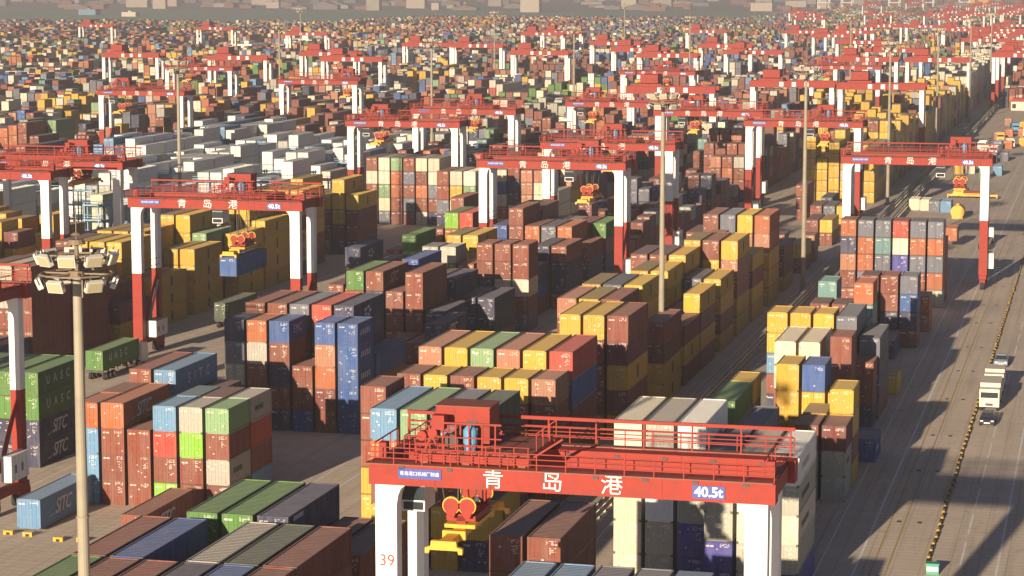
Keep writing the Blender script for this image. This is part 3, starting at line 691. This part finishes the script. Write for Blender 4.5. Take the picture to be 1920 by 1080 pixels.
    m.obj('cab', [M['white'], M['glass'], M['red']], tr)
    sp = empty('spreader', parent=root); build_spreader(sp)
    return root
def gd0(root): return [c for c in bpy.data.objects if c.parent == root and c.name.startswith('girder')][0]
PLT = []
def build_spreader(sp):
    """origin: centre of the spreader's underside; 12 m long along Y"""
    m = MB(); m.box(-.38, -5.9, .25, .38, 5.9, .75); m.box(-1.0, -2.2, .76, 1.0, 2.2, 1.0)
    for y in (-6.0, 5.7):
        m.prism([(-1.2,0),(-.95,0),(-.9,.22),(.9,.22),(.95,0),(1.2,0),(1.2,.35),(.85,.45),(.8,.8),(-.8,.8),(-.85,.45),(-1.2,.35)], 'y', y, y+.35)
    for y in (-3.6, 3.2): m.box(-.75, y, .3, .75, y+.4, .9)
    m.obj('spreader_frame', M['yellow'], sp)
    m = MB(); m.box(-.95, -1.9, 1.15, .95, 1.9, 1.5)
    for y in (-1.9, 1.6): m.box(-.3, y, 1.0, .3, y+.3, 1.6)
    m.obj('head_block', M['red'], sp)
    for y in (-2.4, 1.9):
        for x in (-.52, .52):
            m = MB(); m.cyl((x, y, 2.2), (x, y+.35, 2.2), .50, n=20, mi=0); m.prism([(x-.5,2.2),(x+.5,2.2),(x+.18,1.45),(x-.18,1.45)], 'y', y-.02, y+.37, 0)
            m.cyl((x, y+.06, 2.22), (x, y+.29, 2.22), .58, n=20, mi=1)
            m.obj('sheave', [M['red'], M['yellow']], sp)
    for y in (-2.2, 2.1):
        for x in (-.95, -.1, .1, .95): m = MB(); m.bar((x, y, 2.3), (x*1.6, y*.9, 6.0), .07); m.obj('hoist_rope', M['dark'], sp)
proto = gantry_proto()
TR = {}
def gantry(X, Y, tx, drop, label, group='rubber tyred gantry cranes over the container blocks', first=False):
    g = proto if first else copy_tree(proto)
    g.location = (X, Y, 0); tag(g, label, 'gantry crane', group)
    ch = [c for c in g.children]
    for c in ch:
        if c.name.startswith('trolley'): c.location = (tx, 0, 0)
        if c.name.startswith('spreader'):
            c.location = (tx + 2.45, DY/2, HB - drop)
            for q in c.children:
                if q.name.startswith('hoist_rope'): q.scale = (1, 1, max(.4, (drop + .6)/4.6)); q.location.z = 2.3*(1 - q.scale[2])
    return g
TREE.clear()
bpy.context.view_layer.update()
def snap(o):
    TREE[o] = kids(o)
    for c in TREE[o]: snap(c)
snap(proto)
GT = [
 (-43.2, 140.0, 1.9, 3.7, 'nearest red gantry crane marked 39 with white legs and lowered yellow spreader'),
 (-43.2, 410.0, 16.6, 5.0, 'red gantry crane standing over the roadside block with one leg on the road'),
 (-101.9, 386.0, 15.2, 5.6, 'red gantry crane over the middle block with empty yellow spreader near its right legs'),
 (-131.0, 306.5, 12.0, 6.4, 'red gantry crane at left holding a blue container under its beam'),
 (-128.6, 208.5, 4.0, 5.0, 'gantry crane at the left edge showing only a white right leg beside green containers'),
 (-186.3, 345.0, 6.0, 3.0, 'lower of two red gantry cranes cut by the left picture edge'),
 (-183.4, 366.5, 13.0, 3.0, 'upper of two red gantry cranes cut by the left picture edge'),
 (-158.8, 489.0, 3.6, 4.0, 'red gantry crane over the block with cream and mint containers'),
 (-158.9, 539.0, 11.5, 4.0, 'red gantry crane just behind the crane over mint container block'),
 (-101.8, 432.0, 9.8, 4.0, 'red gantry crane directly behind the middle block crane'),
 (-75.1, 510.0, 13.8, 4.0, 'red gantry crane over yellow stacks left of the fence'),
 (-101.6, 545.0, 6.0, 4.0, 'red gantry crane whose beam overlaps the yellow stack crane from behind'),
 (-130.4, 579.0, 3.0, 4.0, 'red gantry crane left of a lamp mast head above grey stacks'),
 (-268.8, 606.0, 3.0, 5.0, 'red gantry crane behind the white reefer rows at upper left'),
 (-244.5, 685.0, 18.0, 4.0, 'red gantry crane over light blue and salmon stacks, upper left of centre'),
 (-157.6, 780.0, 12.0, 4.0, 'red gantry crane over cream stacks in the upper middle'),
 (-320.8, 780.0, 5.0, 4.0, 'red gantry crane partly behind the reefer row crane at upper left'),
 (-102.3, 845.0, 3.0, 4.0, 'red gantry crane in the cluster of three beams above the yellow wall'),
]
for i, a in enumerate(GT): gantry(*a, first=(i == 0))
# the number on the nearest crane's leg
for c in proto.children:
    if c.name == 'leg': n39 = letter('39', 1.05, c, (.05, -.565, 16.2), '-y', M['inkred'], bold=.0); break
# blue container held by the crane at left
hb = dict(x=-118.6, y=303.8, z=10.75-.0, L=12.1, h=2.6, c='B', blk='', tier=0, n=1, logo=None)
hb['z'] = HB - 6.4 - 2.6; hb['x'] = -131.0 + 12.0 + 2.45 - W_/2; hb['y'] = 306.5 + DY/2 - 6.05
make_container(hb, 'blue container hanging from the yellow spreader of a gantry crane', 'containers on the move')

# simple far cranes, one mesh each (a few pixels tall)
def far_crane_mesh():
    m = MB()
    for x in (0, S):
        for y in (0, DY): m.box(x-.65, y-.5, 10.5, x+.65, y+.5, HB, 0); m.box(x-.65, y-.5, 1.3, x+.65, y+.5, 10.49, 1)
        m.box(x-.5, -1.2, .2, x+.5, DY+1.2, 1.6, 1)
    for y in (0, DY): m.box(-1, y-.6, HB+.01, S+1, y+.6, HB+1.9, 1)
    m.box(3, 0, HB+2.8, 8, DY, HB+5.2, 1); m.box(2, .2, HB+1.92, 9, DY-.2, HB+2.6, 1)
    for k in range(3): m.box(8+k*3.7, -.66, HB+.3, 9.2+k*3.7, -.61, HB+1.6, 2)
    return m.mesh('gantry_crane', [M['white'], M['red'], M['ink']])
FC = far_crane_mesh()
spots = [(-400,905),(-323+0.0-23,885),(-297,880),(-675,1488),(-565,1425),(-457,1290),(-323.9,1361),(-244.5,1132),(-213.1,1032),(-246,1410),(-185.5,1100),(-45,1067),(-75.4,927),(-102.2,700),(-130.4,655),(-75.2,690)]
rn = random.Random(11)
for _ in range(66):
    i = rn.choice((0,1,1,2,2,3,3,4,4,5,6,7,8,9,10)); y = rn.uniform(900, 3300) if rn.random() < .8 else rn.uniform(900, 1500)
    x = block_x(i) - 3.4
    if x < left_limit(y)*1.0 or x > right_limit(y) or any(abs(x-a) < 5 and abs(y-b_) < 22 for a, b_ in spots): continue
    spots.append((x, y))
fl = ['small distant red gantry crane with white legs among far container stacks', 'tiny red gantry crane near the hazy end of the yard']
for (x, y) in spots:
    o = link('gantry_crane', FC, None, (x, y, 0)); tag(o, fl[0] if y < 1600 else fl[1], 'gantry crane', 'distant gantry cranes' if y < 1600 else 'gantry cranes at the hazy end of the yard')

def rack(x, y, label):
    root = empty('reefer_rack', (x, y, 0)); m = MB()
    for k in range(7): m.box(k*2.8-.1, 0, 0, k*2.8+.1, .2, 11.6); m.box(k*2.8-.1, 1.4, 0, k*2.8+.1, 1.6, 11.6)
    for k in range(6): m.bar((k*2.8, .1, 2.8*(k % 3)), (k*2.8+2.8, .1, 2.8*(k % 3)+2.8), .1)
    m.obj('frame', M['rack'], root)
    for z in (2.7, 5.5, 8.3, 11.1):
        m = MB(); m.box(-.3, -.1, z, 17.1, 1.7, z+.25); m.bar((-.3,-.05,z+1.1),(17.1,-.05,z+1.1),.08); m.bar((-.3,-.05,z+.65),(17.1,-.05,z+.65),.08); m.obj('deck', M['rack'], root)
    return tag(root, label, 'rack', 'light blue steel racks among the white reefer containers')
M['rack'] = plain('rack_blue', (.25,.42,.55), .5, .2)
RK = [(-183.2, 404.0), (-183.2, 431.2), (-183.2, 458.4), (-183.2, 485.6), (-183.2, 512.8), (-210.7, 431.0), (-210.7, 471.4), (-210.7, 512.0), (-210.7, 552.0), (-155.6, 520.0)]
for (x, y), l in zip(RK, ['nearest light blue steel rack behind the crane cut by the left edge','second light blue rack of the nearer white reefer rows','third light blue rack of the nearer white reefer rows','fourth light blue rack of the nearer white reefer rows','last light blue rack of the nearer white reefer rows','nearest light blue rack of the farther reefer rows','second light blue rack of the farther reefer rows','third light blue rack of the farther reefer rows','last light blue rack of the farther reefer rows','light blue rack right of the white reefers, behind cream stacks']): rack(x, y, l)
# ------------------------------------------------------------ light masts
def mast_proto():
    root = empty('light_mast'); H_ = 37.0
    m = MB(); m.cyl((0,0,0), (0,0,H_), .43, .24, n=16, caps=False); m.cyl((0,0,0), (0,0,.5), .8, n=16)
    for z in (12, 24): m.cyl((0,0,z), (0,0,z+.06), .52-z*.006, n=16)
    m.obj('pole', M['pole'], root)
    m = MB()
    for z, r_ in ((H_+.15, 1.95), (H_+1.05, 1.7)):
        for k in range(12):
            a = 2*math.pi*k/12; b_ = 2*math.pi*(k+1)/12
            m.bar((r_*math.cos(a), r_*math.sin(a), z), (r_*math.cos(b_), r_*math.sin(b_), z), .09)
            if k % 2 == 0: m.bar((0,0,z), (r_*math.cos(a), r_*math.sin(a), z), .08)
    m.cyl((0,0,H_), (0,0,H_+1.7), .12, n=8); m.cyl((0,0,H_), (0,0,H_+.3), .45, .45, n=12)
    for s_ in (0, .6): m.cyl((0,0,H_+1.7+s_*.8), (0,0,H_+1.95+s_*.6), .5-.3*s_, .40-.4*s_, n=14)
    m.bar((0,0,H_+1.9), (0,0,H_+3.6), .04); m.bar((.7,-.9,H_+.2),(.7,-.9,H_-1.0),.07)
    m.obj('lamp_ring', M['ring'], root)
    fm = MB(); fm.prism([(-.46,-.30),(.46,-.30),(.46,.30),(-.46,.30)], 'y', -.14, .14, 0); fm.prism([(-.40,-.24),(.40,-.24),(.40,.24),(-.40,.24)], 'y', -.165, -.142, 1); fm.prism([(-.22,-.15),(.22,-.15),(.22,.15),(-.22,.15)], 'y', .142, .26, 2); fm.box(-.50,-.03,-.05,-.465,.03,.42,2); fm.box(.465,-.03,-.05,.50,.03,.42,2)
    me = fm.mesh('floodlight', [M['lampbox'], M['lampglass'], M['dark']])
    for z, r_, n, off in ((H_-.35, 1.95, 6, .35), (H_+1.0, 2.0, 9, 0)):
        for k in range(n):
            a = 2*math.pi*k/n + off
            o = link('floodlight', me, root, (r_*math.cos(a), r_*math.sin(a), z)); o.rotation_euler = (R(22), 0, a + math.pi/2)
    return root
mp = mast_proto(); TREE.clear(); bpy.context.view_layer.update(); snap(mp)
def ground_of(px, py, z):   # helper used once while laying out; kept out of the build
    pass
MS = [(-52.5,114.7,'pale tapering light mast nearest at left with a crowded floodlight head'),
      (-54.6,296,'tall light mast rising beside the yellow stacks behind the nearest crane'),
      (-48.6,394,'tall light mast by the fence left of the roadside dark container row'),
      (-49.5,560,'slim light mast behind the right-hand gantry beam'),
      (-49.5,720,'slim light mast further along the fence before the yellow wall'),
      (-50,900,'slim light mast beside the white container wall by the fence'),
      (-50,1060,'slimmest light mast at the end of the white container wall'),
      (-160.5,395,'light mast behind the left crane holding a blue container'),
      (-161,560,'light mast above the left end of the cream and mint block crane'),
      (-161,720,'slender light mast above navy stacks in the upper middle'),
      (-161,930,'thin light mast over the small stacks at upper centre'),
      (-106,1010,'thin light mast in the red beam cluster at upper right'),
      (-272,760,'thin light mast crossing the reefer row cranes at upper left'),
      (-272,1050,'thin light mast before the green field at upper left'),
      (-400,1150,'thin light mast left of the white warehouse block'),
      (-272,1350,'very thin light mast reaching over the green field near the cream tower')]
for i, (x, y, lab) in enumerate(MS):
    o = mp if i == 0 else copy_tree(mp); o.location = (x, y, 0); tag(o, lab, 'light mast', 'tall light masts standing between the blocks')

# ------------------------------------------------------------ guard rails beside the service road (X = -47)
m = MB()
for k in range(5): m.box(-.15, k*3.0, 0, .15, k*3.0+.45, 1.9, 0)
RP = m.mesh('post', [M['conc']]); m = MB()
for z in (.5, 1.2): m.box(.16, 0, z, .32, 14.9, z+.42)
m.box(-.2, 0, 1.92, .34, 14.9, 2.05)
RR = m.mesh('rail', [M['conc']])
for j in range(112):
    y = 205 + j*15 if j < 66 else 400 + (j-66)*15
    o = link('guard_rail', RR, None, (-47.3 if j < 66 else -44.6, y, 0)); tag(o, 'weathered pale concrete guard rail section beside the shaded service road', 'guard rail', 'guard rail sections along the service road')
    link('post', RP, o)
# yellow-black barrier blocks down the road
m = MB(); m.prism([(-.17,0),(.17,0),(.10,.3),(-.10,.3)], 'y', 0, .9, 0); m.prism([(-.18,0),(.18,0),(.11,.31),(-.11,.31)], 'y', .91, 1.9, 1)
BR = m.mesh('traffic_barrier', [M['byellow'], M['black']])
for j in range(150):
    o = link('traffic_barrier', BR, None, (-14.5 + rnd.uniform(-.06,.06), 211.5 + j*2.75, 0)); o.rotation_euler.z = rnd.uniform(-.06,.06)
    tag(o, 'low yellow and black block in the dotted barrier line along the road', 'traffic barrier', 'barrier blocks along the road')
m = MB(); m.box(-.55,0,0,.55,.8,.9); m.box(-.6,-.05,.9,.6,.85,1.0); m.box(-.5,-.03,.3,.5,0,.7,1); tag(m.obj('road_cabinet', [M['green'], M['ink']], None, (-13.8,208.6,0)), 'small green box at the near end of the barrier line', 'cabinet')
# yellow stools on the ground under the blue container
m = MB()
for x in (0,.85): m.box(x,0,0,x+.35,.5,.5,0)
m.box(0,.05,.32,1.2,.45,.55,0); m.box(.36,-.01,.05,.84,.0,.3,1)
SK = m.mesh('support_block', [M['yellow'], M['black']])
for (x, y, l) in ((-101.0,202.6,'yellow support block under the left door of the blue ground container'), (-98.9,202.4,'yellow support block right of the one under the blue container'), (-95.2,201.2,'yellow support block standing alone on the paving'), (-93.0,201.6,'chequered yellow block beside the pale light mast')):
    so_ = link('support_block', SK, None, (x, y, 0)); so_.scale = (.8, .8, .7); tag(so_, l, 'support block', 'yellow support blocks on the paving')

# ------------------------------------------------------------ vehicles
def wheel_mesh(r_, w_): m = MB(); m.cyl((-w_/2,0,0),(w_/2,0,0), r_, n=16); m.cyl((-w_/2-.01,0,0),(w_/2+.01,0,0), r_*.55, n=10, mi=1); return m.mesh('wheel', [M['black'], M['cream']])
WM = wheel_mesh(.32, .22); WT = wheel_mesh(.5, .35)
def car(x, y, rz, mat, label, dark=False):
    """nose towards -Y"""
    root = empty('car', (x, y, 0), rz)
    m = MB(); prof = [(-2.2,.35),(-2.25,.6),(-2.05,.82),(-1.2,.95),(-.1,.98),(1.9,.98),(2.2,.9),(2.25,.4)]; m.prism(prof, 'x', -.87, .87)
    m.obj('body', mat, root)
    m = MB(); a = [(-.95,.96),(-.35,1.42),(1.2,1.45),(1.95,.97)]; n = len(a)
    m.add([(-.8 if z < 1 else -.62, yy, z) for yy, z in a] + [(.8 if z < 1 else .62, yy, z) for yy, z in a], [(0,1,n+1,n),(1,2,n+2,n+1),(2,3,n+3,n+2),(0,1,2,3),(n,n+1,n+2,n+3)], 0)
    m.obj('window', M['glass'], root)
    m = MB(); m.box(-.62,-.33,1.43,.62,1.18,1.475); m.obj('roof', mat, root)
    m = MB(); m.box(-.35,-2.27,.42,.35,-2.235,.56); m.obj('number_plate', M['ink'], root)
    for sx_ in (-1, 1):
        m = MB(); m.box(sx_*.62-.17,-2.21,.62,sx_*.62+.17,-2.12,.78); m.obj('headlight', M['ink'], root)
        for yy in (-1.4, 1.4): link('wheel', WM, root, (sx_*.82, yy, .32))
    return tag(root, label, 'car', 'cars on the road')
car(-12.65, 283.5, 0, M['carblack'], 'dark car with bright headlights following the cream truck on the road')
car(-13.0, 328.2, 0, M['silver'], 'silver blue car driving on the road behind the cream truck')
def truck(x, y, rz, cabm, label, cargo=None, length=8.0, grp='trucks in the yard'):
    root = empty('truck', (x, y, 0), rz)
    m = MB(); m.box(-.45, 0, .75, .45, length+2.3, 1.05); m.obj('chassis', M['dark'], root)
    m = MB(); m.prism([(0,.6),(.05,1.7),(.35,2.75),(2.0,2.75),(2.0,.6)], 'x', -1.2, 1.2); cb = m.obj('cab', cabm, root)
    m = MB(); m.prism([(.03,1.72),(.30,2.55),(.33,2.5),(.08,1.70)], 'x', -1.05, 1.05); m.box(-1.22,.6,1.7,-1.2,1.6,2.4); m.box(1.2,.6,1.7,1.22,1.6,2.4); m.obj('windscreen', M['glass'], cb)
    for yy in (1.0, 3.6, length+.2, length+1.5):
        for sx_ in (-1, 1): link('wheel', WT, root, (sx_*1.0, yy, .5))
    if cargo: m = MB(); m.box(-1.22, 2.3, 1.06, 1.22, 2.3+length-1.5, 1.06+cargo[1]); m.box(-1.24, 2.28, 1.06+cargo[1], 1.24, 2.32+length-1.5, 1.12+cargo[1]); m.obj('load_box', cargo[0], root)
    return tag(root, label, 'truck', grp)
truck(-12.9, 291.5, 0, M['cream'], 'cream truck with a tall cream load box in front of the dark car', (M['cream'], 2.1), 7)
truck(-12.9, 303.0, 0, M['cream'], 'second pale truck close behind the cream box truck', (M['cream'], 2.0), 5.5)
def trailer(x, y, label):
    root = empty('container_trailer', (x, y, 0))
    m = MB()
    for xx in (-.6, .45): m.box(xx, 0, 1.1, xx+.15, 12.4, 1.4)
    for k in range(7): m.box(-1.15, .1+k*1.95, 1.1, 1.15, .25+k*1.95, 1.38)
    m.obj('chassis', M['dark'], root)
    for yy in (1.2, 2.5, 3.8):
        for sx_ in (-1, 1): link('wheel', WT, root, (sx_*1.0, yy, .5))
    for sx_ in (-.7, .7): m = MB(); m.box(sx_-.08, 9, .1, sx_+.08, 9.2, 1.1); m.obj('landing_leg', M['dark'], root)
    m = MB(); m.prism([(13.0,.6),(13.0,3.1),(15.0,3.1),(15.35,1.9),(15.4,.6)], 'x', -1.22, 1.22); cb = m.obj('cab', M['white'], root)
    for yy in (12.2, 14.4):
        for sx_ in (-1, 1): link('wheel', WT, root, (sx_*1.0, yy, .5))
    return tag(root, label, 'trailer truck', 'trailer trucks in the lanes')
trailer(-128.6, 285.6, 'trailer truck carrying the green lettered container past the left crane')
make_container(dict(x=-129.8, y=285.6, z=1.42, L=12.1, h=2.6, c='G', logo='UASC'), 'green lettered container riding on a trailer in the left lane', 'containers on the move')
trailer(-129.3, 334, 'trailer truck carrying a dark container beyond the left crane')
make_container(dict(x=-130.5, y=334, z=1.42, L=12.1, h=2.6, c='D', logo=None), 'dark green container on a trailer beside the brown topped row', 'containers on the move')
trailer(-22.6, 470, 'trailer truck with a small orange container on the road behind the dark row')
make_container(dict(x=-30.4, y=472, z=1.4, L=6.05, h=2.6, c='O', logo=None), 'small orange container on the road beyond the row of six stacks', 'containers on the move')
# things parked beyond the roadside block
def spare_spreader(x, y, label): r_ = empty('spreader_on_ground', (x, y, .3)); build_spreader(r_); r_.rotation_euler.z = R(90); return tag(r_, label, 'crane spreader')
spare_spreader(-31.0, 582, 'yellow spreader frame lying on the paving beyond the right-hand crane leg')
m = MB(); m.cyl((0,0,1.5),(0,5.5,1.5),1.5,n=20); m.box(-1.2,.3,0,1.2,.8,.6); m.box(-1.2,4.6,0,1.2,5.1,.6); m.box(-.3,1,3.0,.3,2,3.3); tag(m.obj('storage_tank', M['yellow'], None, (-31.5,531,0)), 'yellow tank lying on supports behind the row of six stacks', 'tank')
m = MB(); m.box(0,0,0,9,6,3.6); m.box(0.5,-.05,.8,2.0,0,2.6,1); m.prism([(-.4,3.6),(9.4,3.6),(8.2,4.9),(.8,4.9)], 'y', -.4, 6.4, 2); tag(m.obj('site_office', [M['cream'], M['glass'], M['red']], None, (-38,985,0)), 'cream site building with a red roof beside the far road', 'building')
pk = [(-41,548,'W'),(-43.6,549,'W'),(-38.8,545,'S'),(-36.2,545,'b'),(-29.5,652,'b'),(-32.5,640,'G'),(-40,655,'Y'),(-37,657,'W'),(-33,700,'b'),(-30,705,'S'),(-37,735,'W'),(-34,752,'b'),(-31,758,'O'),(-27,772,'Y'),(-24.5,775,'W'),(-36,800,'P'),(-33,815,'O'),(-29,820,'O'),(-25,835,'P'),(-30,860,'Y'),(-24,880,'O'),(-36,880,'P')]
for k, (x, y, c) in enumerate(pk):
    make_container(dict(x=x, y=y, z=0, L=6.05, h=2.6, c=c, logo=None), f"{CNAME[c]} short container alone on the far roadside, {ORD[k] if k < 20 else 'farthest ' + CNAME[c]} from the near end", 'loose containers on the far roadside')

tk = [(-38,700,'blue'),(-35.5,712,'cream'),(-33,728,'silver'),(-37.5,748,'white'),(-29,760,'cream'),(-33.5,790,'yellow'),(-26,815,'white'),(-30.5,842,'blue'),(-24,868,'cream'),(-21,900,'white')]
for k, (x, y, c) in enumerate(tk):
    truck(x, y, rnd.uniform(-.2,.2), M[c], f"{c} truck parked on the far roadside, {ORD[k]} of the parked trucks from the near end", (M[c], 1.9), 6.5, 'trucks parked on the far roadside')
# ------------------------------------------------------------ warehouses, towns, quay cranes
def bld_mat(name, c, win=(.10,.11,.13)):
    m, t, b = newmat(name); tc = N(t, "ShaderNodeTexCoord"); br = N(t, "ShaderNodeTexBrick")
    mpn = N(t, "ShaderNodeMapping"); t.links.new(tc.outputs["Object"], mpn.inputs[0]); mpn.inputs["Rotation"].default_value = (R(90), 0, 0)
    t.links.new(mpn.outputs[0], br.inputs["Vector"]); br.offset = 0; br.inputs["Scale"].default_value = .28; br.inputs["Mortar Size"].default_value = .06
    br.inputs["Color1"].default_value = (*win,1); br.inputs["Color2"].default_value = (*[v*1.6 for v in win],1); br.inputs["Mortar"].default_value = (*c,1)
    t.links.new(br.outputs[0], b.inputs["Base Color"]); return m
M['apt'] = bld_mat('apartment_wall', (.50,.42,.33), (.34,.29,.24)); M['far_cream'] = plain('far_cream', (.40,.36,.30), .7, .3, .05); M['shed'] = plain('shed_wall', (.78,.76,.70), .6, .08, .05)
M['shedb'] = plain('shed_blue', (.16,.32,.42), .6, .1, .05); M['brick'] = plain('far_brick', (.26,.12,.09), .7, .3, .05); M['grey'] = plain('far_grey', (.20,.19,.19), .7, .3, .05)
def building(x, y, w_, d_, h_, mats, label, cat='building', roof='flat', group=None, name='building'):
    root = empty(name, (x, y, 0)); m = MB(); m.box(0,0,0,w_,d_,h_); m.obj('wall', mats[0], root)
    m = MB()
    if roof == 'flat': m.box(-.3,-.3,h_+.002,w_+.3,d_+.3,h_+.6); m.box(w_*.4,d_*.3,h_+.6,w_*.6,d_*.6,h_+2.5)
    else: m.prism([(-.5,h_+.002),(w_+.5,h_+.002),(w_/2,h_+w_*.09+1)], 'y', -.5, d_+.5)
    m.obj('roof', mats[1], root)
    return tag(root, label, cat, group)
building(-565,1590,22,40,11,(M['shed'],M['shed']),'bright white flat warehouse, taller one of the pair behind the left cranes')
building(-580,1520,16,40,9,(M['shed'],M['shed']),'lower bright white warehouse touching the taller white one')
building(-720,2150,75,18,6,(M['shed'],M['shed']),'long low white shed between the small stacks and the field')
building(-1160,2240,150,25,6,(M['shed'],M['grey']),'long pale shed with grey roof at the far left edge of the yard')
building(-1530,3370,28,20,8,(M['shedb'],M['shedb']),'blue roofed shed in the green field at upper left')
building(-1402,3238,22,14,6,(M['cream'],M['cream']),'cream shed in the green field right of the blue shed')
building(-948,3830,32,20,30,(M['apt'],M['apt']),'square cream tower block behind the field at top centre')
rb = random.Random(5)
for k in range(230):
    y = rb.uniform(4000, 6900); x = rb.uniform(-.50*y-40, -.10*y)
    if y < 3600 and x > -640: continue
    t_ = rb.random(); h_ = rb.uniform(6,16) if t_ < .7 else rb.uniform(20,38); mt = M[rb.choice(('brick','brick','grey','brick','far_cream','grey','brick','grey'))] if t_ < .7 else M[rb.choice(('apt','far_cream','grey'))]
    building(x, y, rb.uniform(12,48), rb.uniform(10,25), h_*.6, (mt, M[rb.choice(('grey','brick','grey'))]), 'small hazy building of the town beyond the green field', roof=rb.choice(('flat','gable')) if h_ < 16 else 'flat', group='hazy town buildings beyond the field')
for k in range(46):
    y = rb.uniform(3650, 6800); x = rb.uniform(-.10*y, -.02*y)
    building(x, y, rb.uniform(15,45), rb.uniform(15,30), rb.uniform(6,18), (M[rb.choice(('far_cream','brick','grey','brick','grey'))], M[rb.choice(('grey','brick'))]), 'small hazy building behind the far end of the yard', group='hazy buildings behind the far yard')
def quay_crane(x, y, mat, label, k=1.0):
    root = empty('quay_crane', (x, y, 0)); m = MB()
    for xx in (0, 18):
        for yy in (0, 26): m.box(xx-.8, yy-.8, 0, xx+.8, yy+.8, 38)
        m.bar((xx,0,8),(xx,26,34),1.0); m.bar((xx,0,12),(xx,26,12),1.2)
    m.bar((0,0,37),(18,0,37),1.6); m.bar((0,26,37),(18,26,37),1.6); m.bar((0,0,14),(18,0,14),1.4); m.obj('portal_frame', mat, root)
    m = MB(); m.bar((9,-16,40),(9,70,40),2.6,2.2); m.bar((4,26,38),(9,26,62),1.0); m.bar((14,26,38),(9,26,62),1.0); m.bar((9,26,62),(9,66,41),.6); m.bar((9,26,62),(9,-10,41),.6); m.obj('boom', mat, root)
    m = MB(); m.box(5,-14,41.3,13,-4,46); m.obj('machinery_house', M['white'], root)
    return tag(root, label, 'quay crane', 'quay cranes on the far waterfront')
for k, (px_, y, mt) in enumerate([(-495,4160,'white'),(-455,4165,'white'),(-415,4178,'red'),(-375,4185,'white'),(-345,4196,'red'),(-320,4230,'white'),(-290,4300,'red'),(-262,4310,'white'),(-205,4380,'red'),(-160,4400,'red'),(-130,4420,'white')]):
    quay_crane(px_, y, M[mt], ['white quay crane on the far waterfront at top right', 'red quay crane on the far waterfront at top right'][mt == 'red'])
building(-255,4390,45,30,20,(M['yellow'],M['cream']),'yellow ship superstructure like block on the far quay at top right')
# low wall at the yard edge
m = MB(); m.box(-1500,0,0,-960,1.5,2.0); tag(m.obj('boundary_wall', M['conc'], None, (0,2262,0)), 'long low grey wall between the yard and the green field', 'wall')

# ------------------------------------------------------------ haze
m = MB(); m.box(-5700,-60,-1,1000,9000,140)
hz = m.obj('haze', [], None); hm = bpy.data.materials.new('haze_air'); hm.use_nodes = True; t = hm.node_tree
for n in list(t.nodes):
    if n.type != 'OUTPUT_MATERIAL': t.nodes.remove(n)
pv = t.nodes.new('ShaderNodeVolumePrincipled'); pv.inputs['Density'].default_value = .00028; pv.inputs['Color'].default_value = (.98,.94,.93,1); pv.inputs['Anisotropy'].default_value = .3
t.links.new(pv.outputs[0], [n for n in t.nodes if n.type == 'OUTPUT_MATERIAL'][0].inputs['Volume']); hz.data.materials.append(hm); hz['kind'] = 'stuff'
print('containers: single', len(single), 'mass', len(rest), 'far', len(far))
